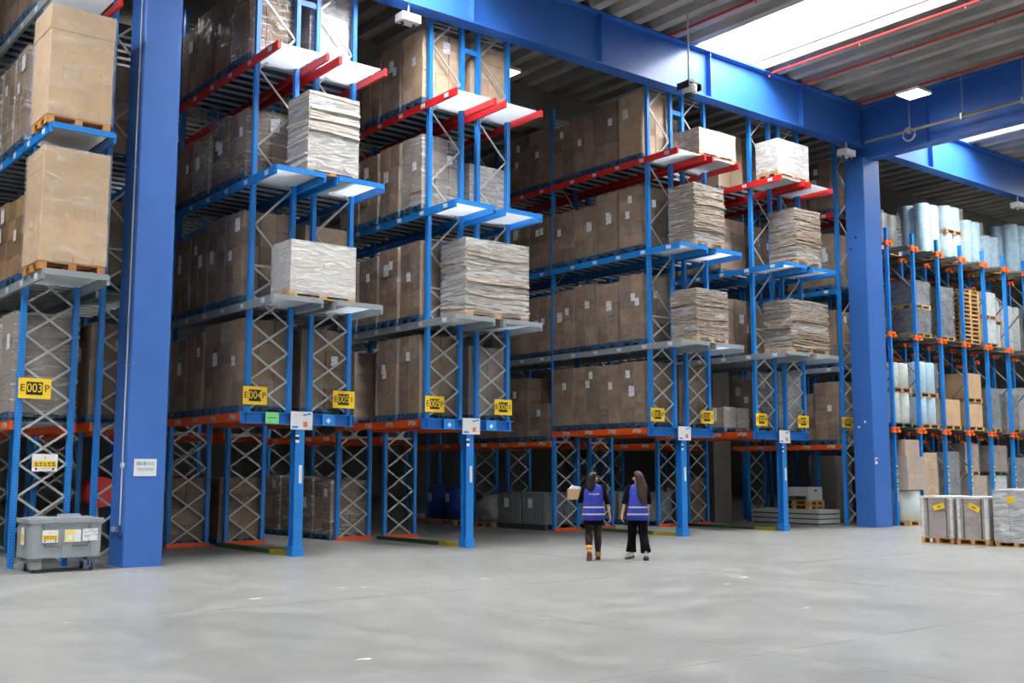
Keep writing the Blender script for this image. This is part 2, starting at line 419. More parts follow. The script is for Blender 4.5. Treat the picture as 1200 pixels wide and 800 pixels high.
def rack(cx, label, signs, nbays=3, placards=()):
    """double-row pallet rack: end frames ride on a cross head and a single post, deeper frames stand on the floor"""
    o = thing('pallet_rack', (cx, Y0, 0), label, 'pallet rack', 'double pallet racks')
    for k in range(nbays+1):
        y = BAY*k; z0 = ZO+.02 if k == 0 else 0
        for s in (-1, 1):
            for xx in (OUT, INN): upright(o, s*xx, y, z0, ZTOP, foot=k > 0)
            xm = s*(OUT+INN)/2
            if k <= 2: bracing(o, xm, y, z0+.06, ZGR+.9 if k == 0 else 4.6, ZTOP)
            if k > 0: bx('base_bar', ORG, o, xm-.5, xm+.5, y-.1, y-.05, 0, .09)
    for k in range(nbays):
        for s in (-1, 1):
            ya, yb = BAY*k+.05, BAY*(k+1)-.05
            for zt, m in ((ZO if k == 0 else ZO2, ORG), (ZGR, GRY), (ZB, BLB), (ZRD, RED)):
                cant = k == 0 and zt > 3
                a = -OVER if cant else ya
                for xx, sd in ((OUT+.085, s), (INN-.085, -s)):
                    front = s == -1 and sd == -1
                    beam(o, m, s*xx, sd, a, yb, zt, level_labels(a, yb, 'l' if m is ORG else 's') if front else None)
                xm = s*(OUT+INN)/2
                if k < 2:
                    n = 10
                    for i in range(n):
                        link('crossbar', XBAR, o, (xm, ya+.2+(yb-ya-.4)*i/(n-1), zt))
                if cant:
                    link('deck', DK, o, (xm, -OVER+.02, zt))
                    if m is RED:
                        for xx in (OUT+.085, INN-.085): bx('end_cap', RED, o, s*xx-.035, s*xx+.035, -OVER-.008, -OVER, zt-BH, zt)
                    else:
                        bx('front_rail', m, o, xm-.525, xm+.525, -OVER-.03, -OVER, zt-.085, zt+.015)
    for k in range(2):
        bx('tie', RB, o, -INN+.045, INN-.045, BAY*k-.02, BAY*k+.02, 11.3, 11.42)
        for s in (-1, 1):
            for q in range(3): bx('top_slat', GALV, o, s*(OUT+INN)/2-.38, s*(OUT+INN)/2+.38, BAY*k+.08, BAY*k+.11, 11.75+.1*q, 11.79+.1*q)
    # cross head, post, floor rail
    c = MB(); z1 = ZO+.02; z0 = z1-.23
    c.box(-1.24, 1.24, -.1, .1, z1-.014, z1).box(-1.24, 1.24, -.1, .1, z0, z0+.014).box(-1.24, 1.24, -.008, .008, z0, z1)
    for t in (-1.13, 1.13): c.box(t-.006, t+.006, -.1, .1, z0, z1)
    c.obj('cross_head', RB, o)
    link('post', HPOST, o)
    MB().box(-.125, .125, -.125, .125, 0, .2).obj('post_shoe', BLB, o)
    bx('floor_rail', YELR, o, -.07, .07, .2, 1.0, 0, .085)
    bx('floor_rail', GREENR, o, -.07, .07, 1.0, BAY-.15, 0, .085)
    # signs
    for sx, (a, n, b) in signs: sign(o, sx, -.075, 3.12, a, n, b)
    b = board('placard', o, .02, -.105, 2.66, .48, .36, WHITE)
    for i, (px, z0, z1, m) in enumerate(((-.14, -.15, -.11, SIGNBLUE), (.07, .1, .13, SIGNBLUE), (.16, .12, .15, SIGNBLUE), (.08, -.12, -.02, PRO))):
        board('print', b, px, -.012, (z0+z1)/2, .13 if i == 0 else .09, z1-z0, m, .002)
    for sx, m in placards:
        b = board('placard', o, sx, -.105, 2.695, .28, .22, m)
        if m is SIGNBLUE: MB().box(-.04, .04, -.001, .001, -.04, .04).obj('diamond', WHITE, b, (0, -.014, -.02), rot=(0, math.pi/4, 0))
        else: board('print', b, 0, -.012, 0, .2, .01, DKG, .002)
    bx('sticker', BLK, o, -.1, -.02, -.104, -.1, 2.28, 2.34); bx('sticker', WHITE, o, -.1, -.02, -.104, -.1, 2.34, 2.38); bx('sticker', WHITE, o, -.1, -.02, -.104, -.1, 2.22, 2.28)
    bx('sticker', PAPER, o, -.01, .06, -.104, -.1, 1.42, 1.78)
    return o
CX = {1: 10.26, 2: 14.455, 3: 21.40, 4: 25.58}
rack(CX[1], 'blue double pallet rack with red, blue and grey decks carrying signs 004 and 005', [(-.98, ('E', '004', 'P')), (.98, ('E', '005', 'I'))], 2, [(-.62, SIGNGREEN), (.62, SIGNBLUE)])
rack(CX[2], 'blue double pallet rack carrying signs 005 and 006, beside the wide aisle', [(-.95, ('E', '005', 'P')), (.95, ('E', '006', 'I'))], 2, [(-.58, SIGNBLUE), (.58, SIGNBLUE)])
rack(CX[3], 'blue double pallet rack right behind the two women, signs 007 and 008', [(-.95, ('E', '007', 'P')), (.95, ('E', '008', 'I'))], 3)
rack(CX[4], 'blue double pallet rack carrying signs 008 and 009, nearest the right column', [(-.95, ('E', '008', 'P')), (.95, ('E', '009', 'I'))], 2)

def side_rack(cx, yf, rows, label, sgn, topm=RED, nb=2):
    """rack whose end frame stands on the floor; rows lists which single rows are built"""
    o = thing('pallet_rack', (cx, yf, 0), label, 'pallet rack', 'double pallet racks')
    dk = Y0-yf-OVER
    for s in rows:
        for k in range(nb+1):
            for xx in (OUT, INN): upright(o, s*xx, BAY*k, 0, ZTOP)
            if k < 2: bracing(o, s*(OUT+INN)/2, BAY*k, .1, ZGR+.9, ZTOP)
        for k in range(nb):
            ya, yb = BAY*k+.05, BAY*(k+1)-.05
            for zt, m in ((ZO2, ORG), (ZGR, GRY), (ZB, BLB), (ZRD, topm)):
                cant = k == 0 and zt > 3 and s < 0 and dk < -.5 and cx < 10
                a = dk if cant else ya
                for xx, sd in ((OUT+.085, s), (INN-.085, -s)):
                    mm = GRY if (cant and m is RED and sd == s) else m
                    beam(o, mm, s*xx, sd, a, yb, zt, level_labels(a, yb, 'l' if m is ORG else 's') if (s == -1 and sd == -1) else None)
                xm = s*(OUT+INN)/2
                for i in range(10): link('crossbar', XBAR, o, (xm, ya+.2+(yb-ya-.4)*i/9, zt))
                if cant:
                    link('deck', DK, o, (xm, dk+.02, zt))
                    if m is RED:
                        for xx in (OUT+.085, INN-.085): bx('end_cap', RED, o, s*xx-.035, s*xx+.035, dk-.008, dk, zt-BH, zt)
                    else: bx('front_rail', m, o, xm-.525, xm+.525, dk-.03, dk, zt-.085, zt+.015)
    sign(o, *sgn)
    return o
R0 = side_rack(6.17, 20.05, (-1, 1), 'blue pallet rack at the left edge carrying sign 003', (-.88, -.07, 3.08, 'E', '003', 'P', .54, .35))
def warning(parent, x, y, z, w, h):
    b = board('warning_sign', parent, x, y, z, w, h, WHITE)
    board('stripe', b, 0, -.012, -h*.08, w*.92, h*.36, YEL, .003)
    for q, zz in ((0, -.02), (1, -.15)):
        for i in range(5): board('print', b, w*(-.34+.165*i+.02*q), -.015, h*zz, w*(.12 if (i+q) % 2 else .09), h*.06, INK, .002)
    MB().prism([(-h*.1, 0), (h*.1, 0), (0, h*.19)], 'y', -.003, 0).obj('triangle', YEL, b, (0, -.012, h*.22))
    for sx in (-.34, .34): board('print', b, w*sx, -.012, -h*.36, h*.1, h*.14, INK, .002)
    return b
warning(R0, -.65, -.07, 1.80, .42, .30)
R5 = side_rack(30.5, 20.32, (-1,), 'blue pallet rack half hidden behind the right column, carrying sign 009', (-.98, -.07, 3.2, 'E', '009', 'P', .62, .32))

# ------------------------------------------------------------------ palletised loads
def pallet_mesh(m):
    mb = MB()
    for i in range(5): y = -.4+.17*i; mb.box(-.6, .6, y, y+.12, .122, .144)
    for x in (-.6, -.07, .46): mb.box(x, x+.14, -.4, .4, .1, .122)
    for x in (-.6, -.07, .46):
        for y in (-.4, -.07, .26): mb.box(x, x+.14, y, y+.14, .022, .1)
    for y in (-.4, -.07, .26): mb.box(-.6, .6, y, y+.14, 0, .022)
    return mb.mesh('pallet', m)
PAL = {m.name: pallet_mesh(m) for m in (PBLUE, PWOOD, PORG)}
PIECE = dict(deck_board=MB().box(-.6, .6, 0, .12, .122, .144).mesh('deck_board', PWOOD), stringer=MB().box(0, .14, -.4, .4, .1, .122).mesh('stringer', PWOOD), block=MB().box(0, .14, 0, .14, .022, .1).mesh('block', PWOOD), bottom_board=MB().box(-.6, .6, 0, .14, 0, .022).mesh('bottom_board', PWOOD))
def loose_pallet(o, ox=0, oy=0):
    """an empty pallet: every board and block its own piece"""
    for i in range(5): link('deck_board', PIECE['deck_board'], o, (ox, oy-.4+.17*i, 0))
    for x in (-.6, -.07, .46):
        link('stringer', PIECE['stringer'], o, (ox+x, oy, 0))
        for y in (-.4, -.07, .26): link('block', PIECE['block'], o, (ox+x, oy+y, 0))
    for y in (-.4, -.07, .26): link('bottom_board', PIECE['bottom_board'], o, (ox, oy+y, 0))
GREENP = mat('pallet_green', (40, 84, 60), .7, var=.3, nscale=8); PAL[GREENP.name] = pallet_mesh(GREENP)
def pallet(parent, sx, sy, m, rot=False, name='pallet', z=0):
    """1.2 x 0.8 pallet fitted to a footprint; rot turns the long side along Y"""
    if rot: return link(name, PAL[m.name], parent, (0, 0, z), (0, 0, math.pi/2), (sy/1.2, sx/.8, 1))
    return link(name, PAL[m.name], parent, (0, 0, z), None, (sx/1.2, sy/.8, 1))
def film_mesh(m):
    """loose wrap: four walls and a top, drawn in a little between the corners"""
    mb = MB(); n = 4; R = []
    for j, z in enumerate((0, .12, .35, .65, .9, 1.)):
        ring = []
        for (ax, ay), (bx_, by) in (((-1, -1), (1, -1)), ((1, -1), (1, 1)), ((1, 1), (-1, 1)), ((-1, 1), (-1, -1))):
            for i in range(n):
                t = i/n; ring.append(((ax+(bx_-ax)*t)*.5, (ay+(by-ay)*t)*.5, z))
        R.append(ring)
    mb.rings(R, cap=False); k = len(mb.v)-len(R[0]); mb.f.append(tuple(range(k, len(mb.v))))
    return mb.mesh('stretch_film', m)
FM = {m.name: film_mesh(m) for m in (FILM, FILMW, FILMS, FILMM)}
def film(parent, sx, sy, z0, z1, m=FILM):
    return link('stretch_film', FM[m.name], parent, (0, 0, z0), None, (sx, sy, z1-z0))
def cartons(parent, sx, sy, z0, z1, nx, ny, nz, m, gap=.014, skip=(), jit=.01):
    for k in range(nz):
        for i in range(nx):
            for j in range(ny):
                if 0 < i < nx-1 and 0 < j < ny-1 and k < nz-1: continue      # buried boxes
                if (i, j, k) in skip: continue
                a = -sx/2+sx*i/nx+gap/2; b = -sx/2+sx*(i+1)/nx-gap/2; c = -sy/2+sy*j/ny+gap/2; d = -sy/2+sy*(j+1)/ny-gap/2
                e = random.uniform(-jit, jit); f = random.uniform(-jit, jit)
                bx('carton', m, parent, a+e, b+e, c+f, d+f, z0+(z1-z0)*k/nz+gap*.2, z0+(z1-z0)*(k+1)/nz-gap*.2)
LB = {'a': lm(.15, .2, PAPER), 'b': lm(.2, .27, PAPER)}
LBY = {'a': MB().box(-.075, .075, -.002, .002, -.1, .1).mesh('label', PAPER), 'b': MB().box(-.1, .1, -.002, .002, -.135, .135).mesh('label', PAPER)}
ORD = ['first', 'second', 'third', 'fourth', 'fifth', 'sixth', 'seventh', 'eighth']
LEVEL = {'g': 'at floor level', 'o': 'on orange beams', 'y': 'on grey beams', 'b': 'on blue beams', 'r': 'on red beams'}
def load(x, y, z, sx, sy, h, label, group=None, m=CARD, n=None, pal=PBLUE, fm=FILM, rot=False, labels=True, name='carton_load', skip=()):
    o = thing(name, (x, y, z), label, 'pallet load', group)
    pallet(o, sx+.04, sy+.02, pal, rot)
    n = n or (2, 2, random.choice((3, 4, 4, 5)))
    cartons(o, sx, sy, .146, h, *n, m, skip=skip)
    if fm: film(o, sx+.03, sy+.03, .06, h+.012, fm)
    if labels:
        for _ in range(random.choice((1, 1, 2))):
            link('label', LB[random.choice('aab')], o, (-sx/2-.02, random.uniform(-.3, .25)*sy, .15+(h-.15)*random.uniform(.5, .85)))
        if random.random() < .45: link('label', LBY[random.choice('ab')], o, (random.uniform(-.35, .3)*sx, -sy/2-.02, .15+(h-.15)*random.uniform(.45, .85)))
    return o
RACKSAY = {0: 'left-edge rack', 1: 'rack beside left column', 2: 'rack left of wide aisle', 3: 'rack behind the women', 4: 'rack beside right column', 5: 'rack behind right column'}
ZL = {'o': ZO, 'y': ZGR, 'b': ZB, 'r': ZRD}
def row(rk, cx, yf, side, lev, heights, start=.15, pitch=.915, z=None, styles=None, bay=0):
    """a run of loads along one rack row; heights from the front; None leaves a slot empty"""
    zz = ZL[lev] if z is None else z
    for i, h in enumerate(heights):
        if not h: continue
        x = cx+side*.67; y = yf+start+.4+pitch*i+bay*BAY
        st = dict(styles[i]) if styles and i < len(styles) and styles[i] else {}
        where = 'left' if side < 0 else 'right'
        pos = ORD[i+bay*4]
        look = {'cardboard_pale': 'pale', 'cardboard_grey': 'greyish', 'carton_white': 'white'}.get(st['m'].name if 'm' in st else '', 'brown')
        lb = '%s carton load %s, %s in %s row, %s' % (look, LEVEL[lev], pos, where, RACKSAY[rk])
        st.setdefault('sx', 1.1); st.setdefault('sy', .82)
        load(x+random.uniform(-.02, .02), y, zz, h=h, label=lb, group='wrapped carton loads in the racks', **st)
G4 = lambda a, b, c, d: [a, b, c, d]
# rack 1 (004 | 005)
row(1, CX[1], Y0, -1, 'r', [2.05, 1.75, 1.75, 1.6], styles=[dict(n=(3, 2, 5), fm=FILMS)])
row(1, CX[1], Y0, -1, 'b', [1.45, 1.55, 1.35, 1.3], styles=[dict(n=(2, 2, 3), fm=FILMS), dict(fm=FILMS), dict(fm=FILMW)])
row(1, CX[1], Y0, -1, 'y', [1.85, 1.9, 1.8, 1.75], styles=[dict(n=(3, 2, 5))])
row(1, CX[1], Y0, -1, 'o', [1.85, 1.85, 1.75, 1.7], styles=[dict(n=(3, 2, 4))])
row(1, CX[1], Y0, 1, 'r', [2.0, 1.9], styles=[dict(m=CARDW, fm=FILMW, n=(2, 2, 3))])
row(1, CX[1], Y0, 1, 'b', [1.2, 1.3])
row(1, CX[1], Y0, 1, 'y', [1.75, 1.8], styles=[dict(m=CARD2, n=(1, 2, 2))])
row(1, CX[1], Y0, 1, 'o', [1.75, 1.8])
# rack 2 (005 | 006)
row(2, CX[2], Y0, -1, 'r', [1.75, 1.72, 1.6, 1.6], styles=[dict(n=(3, 2, 5), m=CARD2)])
row(2, CX[2], Y0, -1, 'b', [1.75, 1.75, 1.7, 1.7], styles=[dict(n=(3, 2, 5), m=CARDG, fm=FILMS)])
row(2, CX[2], Y0, -1, 'y', [1.8, 1.8, 1.7, 1.7])
row(2, CX[2], Y0, -1, 'o', [1.85, 1.85, None, 1.7])
row(2, CX[2], Y0, 1, 'r', [1.75, 1.7], styles=[dict(m=CARD2, n=(2, 2, 4))])
row(2, CX[2], Y0, 1, 'b', [1.3, 1.6], styles=[dict(m=CARDG, fm=FILMW)])
row(2, CX[2], Y0, 1, 'y', [1.6, 1.6])
row(2, CX[2], Y0, 1, 'o', [1.7, 1.7], styles=[dict(m=CARDG)])
# rack 3 (007 | 008)
row(3, CX[3], Y0, -1, 'r', [1.85, 1.8, 1.75, 1.65], styles=[dict(m=CARD2, n=(2, 2, 3))])
row(3, CX[3], Y0, -1, 'b', [1.75, 1.75, 1.55, 1.55])
row(3, CX[3], Y0, -1, 'y', [1.85, 1.75, 1.85, 1.8])
row(3, CX[3], Y0, -1, 'o', [1.72, 1.7, 1.72, 1.72], styles=[dict(n=(2, 2, 4)) for _ in range(4)])
row(3, CX[3], Y0, 1, 'r', [None, 1.75], styles=[None, dict(m=CARD2)])
row(3, CX[3], Y0, 1, 'b', [None, 1.6])
row(3, CX[3], Y0, 1, 'y', [None, 1.6])
row(3, CX[3], Y0, 1, 'o', [1.72, 1.7], styles=[dict(n=(3, 2, 4))])
row(3, CX[3], Y0, -1, 'r', [1.8, 1.75, None], bay=1)
row(3, CX[3], Y0, -1, 'b', [1.6, 1.6, 1.6], bay=1)
row(3, CX[3], Y0, -1, 'y', [1.75, 1.6, 1.7], bay=1)
row(3, CX[3], Y0, -1, 'o', [1.05, 1.85, 1.85, 1.8], bay=1, z=ZO2)
# rack 4 (008 | 009)
row(4, CX[4], Y0, -1, 'r', [None, 1.8, 1.75, 1.8], styles=[None, dict(m=CARD2, n=(2, 2, 4))])
row(4, CX[4], Y0, -1, 'b', [None, 1.65, 1.7, 1.6])
row(4, CX[4], Y0, -1, 'y', [None, 1.75, 1.7, 1.7])
row(4, CX[4], Y0, -1, 'o', [None, .72, 1.1, 1.7], styles=[None, dict(m=CARDG, n=(2, 2, 2), fm=FILMS)])
row(4, CX[4], Y0, 1, 'r', [1.2, 1.75]); row(4, CX[4], Y0, 1, 'b', [None, 1.6]); row(4, CX[4], Y0, 1, 'y', [None, 1.6])
row(4, CX[4], Y0, 1, 'o', [1.75, 1.6], styles=[dict(m=CARDG, fm=FILMW)])
# left-edge rack
row(0, 6.17, 20.05, -1, 'b', [1.85, 1.8, 1.8, 1.75], styles=[dict(n=(2, 2, 4), fm=FILMS)]*4)
row(0, 6.17, 20.05, -1, 'y', [1.55, 1.6, 1.6, 1.5], styles=[dict(n=(2, 2, 4), fm=None)]*4)
row(0, 6.17, 20.05, -1, 'o', [1.9, 1.85, 1.8, 1.8], z=ZO2, styles=[dict(n=(1, 1, 8), m=CARDG, fm=FILMS)]*4)
for lv, zz in (('o', ZO2), ('y', None), ('b', None)): row(0, 6.17, 20.05, -1, lv, [1.7, 1.75, 1.6], z=zz, bay=1)
row(0, 6.17, 20.05, -1, 'r', [1.7, 1.6, 1.7])
row(0, 6.17, 20.05, 1, 'o', [1.8, 1.8], z=ZO2); row(0, 6.17, 20.05, 1, 'b', [1.8]); row(0, 6.17, 20.05, 1, 'y', [1.7])
# rack behind the right column
row(5, 30.5, 20.32, -1, 'o', [1.95, 1.6, 1.7], z=ZO2); row(5, 30.5, 20.32, -1, 'y', [1.8, 1.7, 1.7]); row(5, 30.5, 20.32, -1, 'b', [1.8, 1.7]); row(5, 30.5, 20.32, -1, 'r', [1.75, 1.7])
# floor level, second bay and deeper
row(1, CX[1], Y0, 1, 'g', [1.5, 1.5], z=0, bay=1); row(1, CX[1], Y0, -1, 'g', [1.5, 1.55], z=0, bay=1)
row(2, CX[2], Y0, -1, 'g', [1.45, 1.5, 1.5, 1.55], z=0, bay=1, styles=[dict(fm=FILMS)]*4)
row(4, CX[4], Y0, 1, 'g', [1.5], z=0, bay=1)

# ------------------------------------------------------------------ loads on the transfer decks
def sheet_bundle(sx, sy, h, n, seed, amp=.026, lean=.0):
    """flat cardboard blanks, stacked unevenly and sagging at the rim: every sheet bundle is its own wavy slab"""
    R = random.Random(seed); mb = MB(); t = h/n; seg = 6
    for k in range(n):
        ox, oy = R.gauss(0, amp*.8)+lean*k/n, R.gauss(0, amp*.8); ax, ay = sx/2*(1-abs(R.gauss(0, .012))), sy/2*(1-abs(R.gauss(0, .012)))
        ph, am = R.uniform(0, 6.28), R.uniform(.3, 1.)*t*.55
        low, upr = [], []
        for (cx0, cy0), (cx1, cy1) in (((-1, -1), (1, -1)), ((1, -1), (1, 1)), ((1, 1), (-1, 1)), ((-1, 1), (-1, -1))):
            for i in range(seg):
                u = i/seg; px = (cx0+(cx1-cx0)*u)*ax+ox; py = (cy0+(cy1-cy0)*u)*ay+oy
                zz = k*t+am*math.sin(ph+px*4.1+py*3.3)-.02*(px*px+py*py)*(k/n)
                low.append((px, py, zz+t*.06)); upr.append((px+R.gauss(0, .004), py+R.gauss(0, .004), zz+t*.86))
        mb.rings([low, upr])
    return mb
def sheet_stack(x0, x1, y0, dy, z, zt, label, seed, n=34, pal=PWOOD, fm=FILMS, lean=0., sm=SHEET):
    sx, sy = x1-x0, dy; o = thing('sheet_stack', ((x0+x1)/2, y0+dy/2, z), label, 'pallet load', 'stacks of cardboard blanks on the decks')
    pallet(o, sx*.96, sy*.96, pal)
    b = sheet_bundle(sx*.96, sy*.96, zt-z-.15, n, seed, lean=lean).obj('cardboard_sheets', sm, o, (0, 0, .146)); b['kind'] = 'stuff'
    film(o, sx*.975, sy*.975, .05, zt-z+.004, fm)
    return o
YD = Y0-OVER+.06
sheet_stack(9.75, 10.92, YD, .9, ZB+.015, 9.1, 'bright tall stack of wrapped cardboard sheets on the blue deck between signs 004 and 005', 1, 30, fm=FILMW, sm=SHEETLIT)
sheet_stack(13.56, 15.36, YD, .95, ZGR+.015, 6.68, 'wide shiny stack of wrapped cardboard sheets on the grey deck above signs 005 and 006', 2, 28, fm=FILMM, sm=SHEETGLARE)
sheet_stack(20.83, 22.05, YD, .92, ZB+.015, 9.12, 'ragged stack of cardboard sheets with trailing film on the blue deck behind the women', 3, 28, lean=.03)
sheet_stack(20.86, 22.12, YD, .9, ZGR+.015, 6.36, 'even stack of cardboard sheets on the grey deck behind the women', 4, 28)
sheet_stack(25.04, 26.26, YD, .94, ZB+.015, 9.1, 'ragged stack of cardboard sheets on the blue deck nearest the right column', 5, 28, lean=.02)
sheet_stack(24.72, 26.52, YD, .96, ZGR+.015, 6.46, 'broad stack of cardboard sheets on the grey deck nearest the right column', 6, 27)
load(10.17, YD+.42, ZGR+.015, 1.4, .8, 1.1, 'white wrapped stack of flat cartons on the grey deck above signs 004 and 005', None, CARDW, (2, 1, 4), PWOOD, FILMW, labels=False)
load(21.85, YD+.40, ZRD+.015, 1.42, .72, .72, 'low pale carton load on the red deck behind the women', None, CARD2, (1, 1, 2), PWOOD, FILMW, labels=False)
load(25.08, YD+.40, ZRD+.015, 1.38, .74, 1.05, 'grey wrapped carton load with white labels on the red deck near the right column', None, CARDG, (1, 1, 3), PWOOD, FILMW)

def big_boxes(x0, x1, y0, dy, z, tiers, label):
    """tall pale cartons stacked in tiers on a pallet, taped and wrapped"""
    sx = x1-x0; o = thing('box_stack', ((x0+x1)/2, y0+dy/2, z), label, 'pallet load', 'tall pale box stacks at the left'); pallet(o, sx*.98, dy*.98, PORG)
    zz = .146
    for k, (h, gx) in enumerate(tiers):
        c = MB(); a, b = sx/2+gx, dy/2+gx*.6; bev = .012
        c.rings([[(-a, -b+bev, zz), (-a+bev, -b, zz), (a-bev, -b, zz), (a, -b+bev, zz), (a, b-bev, zz), (a-bev, b, zz), (-a+bev, b, zz), (-a, b-bev, zz)],
                 [(-a, -b+bev, zz+h), (-a+bev, -b, zz+h), (a-bev, -b, zz+h), (a, -b+bev, zz+h), (a, b-bev, zz+h), (a-bev, b, zz+h), (-a+bev, b, zz+h), (-a, b-bev, zz+h)]])
        t = c.obj('carton', CARD2, o)
        for u in (-.28, 0, .3):
            if k < len(tiers)-1: bx('tape', TAPE, t, sx*u-.016, sx*u+.016, -b-.003, -b, zz+h-.02, zz+h) if False else bx('tape', TAPE, t, sx*u-.015, sx*u+.015, -b-.003, -b, zz+h*.02, zz+h*.26 if k else zz+.12)
        zz += h
    film(o, sx+.05, dy+.05, .1, zz+.006)
    return o
big_boxes(4.9, 5.97, YD, .95, ZB+.015, [(.66, 0), (.83, .0), (.42, .012)], 'tall pale cardboard boxes wrapped on the blue deck at the left edge')
big_boxes(4.9, 5.99, YD, 1.0, ZGR+.015, [(.74, .006), (.83, 0), (.37, .004)], 'tall pale cardboard boxes wrapped on the grey deck at the left edge')

# ------------------------------------------------------------------ drive-in rack on the right
DX, DY, DS, DN = 30.80, 19.47, 1.49, 7
DZ = [3.08, 6.10, 9.05]; DTOP = 9.46
DARKG = mat('rail_grey', (112, 116, 114), .5, metal=.3, var=.15, nscale=4)
ORB = mat('bracket_orange', (236, 104, 30), .45)
def bracket_mesh():
    """arm that carries the rail: plate on the post and a forked arm to one side"""
    mb = MB().box(-.045, .045, -.075, -.055, -.1, .1).box(.03, .2, -.1, -.03, .02, .09).box(.08, .22, -.12, -.02, -.08, .0)
    return mb.mesh('bracket', ORB)
BRK = bracket_mesh()
dr = thing('drive_in_rack', (DX, DY, 0), 'blue drive-in rack with orange brackets to the right of the big column', 'pallet rack')
DPOST = MB().prism([(-.05, -.055), (.05, -.055), (.05, .055), (.025, .055), (.025, -.03), (-.025, -.03), (-.025, .055), (-.05, .055)], 'z', 0, DTOP).mesh('upright', RBU)
GUARD = MB().box(-.03, .03, -.068, -.056, .75, 1.95).mesh('post_guard', label_mat('guard_paint', (206, 214, 214), (40, 110, 90), 5.))
DBAR = MB().box(-.02, .02, -1.0, 1.0, -.02, .02).mesh('brace', DARKG)
DYS = [0, 1.35, 2.9, 4.3, 6.0]
for k in range(DN+1):
    x = DS*k
    for j, yy in enumerate(DYS):
        p = link('upright', DPOST, dr, (x, yy, 0)); link('foot_plate', FOOT, p)
        if j == 0: link('post_guard', GUARD, dr, (x+.02, yy, 0))
        if j < 3:
            for z in DZ:
                for s in (-1, 1): link('bracket', BRK, dr, (x, yy, z-.1), None, (s, 1, 1))
    for z0 in (0.3, 1.8, 3.3, 4.8, 6.3, 7.6):
        a = math.atan2(1.3, 1.25); link('brace', DBAR, dr, (x, .675, z0+.7), (a if int(z0*2) % 2 else -a, 0, 0), (1, .86, 1))
    for z in DZ:
        for s in (-1, 1):
            if 0 <= k+s*.5 <= DN: bx('rail', DARKG, dr, x+s*.2-.1, x+s*.2+.1, -.02, 6.2, z-.06, z)
for z in (DZ[0]-.25, DZ[1]-.3, DZ[2]-.3):
    bx('tie_beam', ORG, dr, -.05, DS*DN+.05, 2.95, 3.02, z-.1, z+.02)
    bx('tie_beam', ORG, dr, -.05, DS*DN+.05, 5.9, 5.96, z-.1, z+.02)
ROLLW = mat('roll_white', (206, 212, 210), .5, var=.08, nscale=4); ROLLB = mat('roll_pale_blue', (178, 212, 232), .5, var=.1, nscale=4)
ROLLG = mat('roll_dark_grey', (92, 92, 90), .4, var=.2, nscale=4); FILMK = mat('dark_film', (58, 60, 64), .28, noise=(112, 114, 118), nscale=4, bump=.8, stretch=(1, 1, 2))
FILMG = mat('grey_film', (134, 136, 138), .35, noise=(96, 98, 100), nscale=6, bump=.4)
PINKC = mat('carton_pinkish', (176, 156, 142), .75, noise=(164, 144, 132), nscale=3, rnd=.08)
def roll_mesh(m):
    return MB().lathe([(.47, 0), (.5, .02), (.5, .97), (.47, 1), (.12, 1)], 18).mesh('roll', m, True)
RL = {m.name: roll_mesh(m) for m in (ROLLW, ROLLB, ROLLG)}
def lane_x(k): return DX+DS*(k+.5)
WH = {0: 'at floor level', DZ[0]: 'on the lowest rails', DZ[1]: 'on the middle rails', DZ[2]: 'on the top rails'}
def rolls(k, z, back, h, m, what, w=1.1, pal=PWOOD):
    o = thing('roll_load', (lane_x(k), DY+back+.5, z), what, 'pallet load', 'roll loads in the drive-in rack')
    pallet(o, w, 1.0, pal); d = w/2
    for i in (-1, 1):
        for j in (-1, 1): link('roll', RL[m.name], o, (i*d/2, j*.25, .146), None, (d*.99, .5, h-.146))
    film(o, w+.04, 1.04, .1, h-.001, FILM)
    return o
def wrapped(k, z, back, h, m, what, w=1.0, n=(1, 1, 1), pal=PWOOD, fm=FILM, d=1.0, dx=0):
    o = thing('wrapped_load', (lane_x(k)+dx, DY+back+d/2, z), what, 'pallet load', 'wrapped loads in the drive-in rack')
    pallet(o, w, d, pal); cartons(o, w*.97, d*.97, .146, h, *n, m)
    if fm: film(o, w+.02, d+.02, .08, h-.001, fm)
    return o
T, Mi, Lo = DZ[2], DZ[1], DZ[0]
# top rails
rolls(0, T, .9, 1.35, ROLLG, 'dark grey rolls on the top rails of the drive-in rack beside the column')
rolls(1, T, 1.2, 1.4, ROLLG, 'dark grey rolls on the top rails, left of the pale blue rolls')
rolls(2, T, .5, 1.85, ROLLB, 'tall pale blue wrapped rolls on the top rails, leftmost of the bright ones')
rolls(3, T, .55, 1.0, ROLLB, 'lower pale roll load of the two-tier pile on the top rails'); rolls(3, T+1.0, .55, 1.0, ROLLB, 'upper pale roll load of the two-tier pile on the top rails', pal=PWOOD)
rolls(4, T, .6, 1.7, ROLLB, 'pale blue rolls on the top rails, right of the two-tier pile')
rolls(5, T, .7, 1.35, ROLLB, 'shorter pale blue rolls on the top rails near the right edge')
rolls(6, T, .4, 1.95, ROLLB, 'pale blue rolls on the top rails at the right edge')
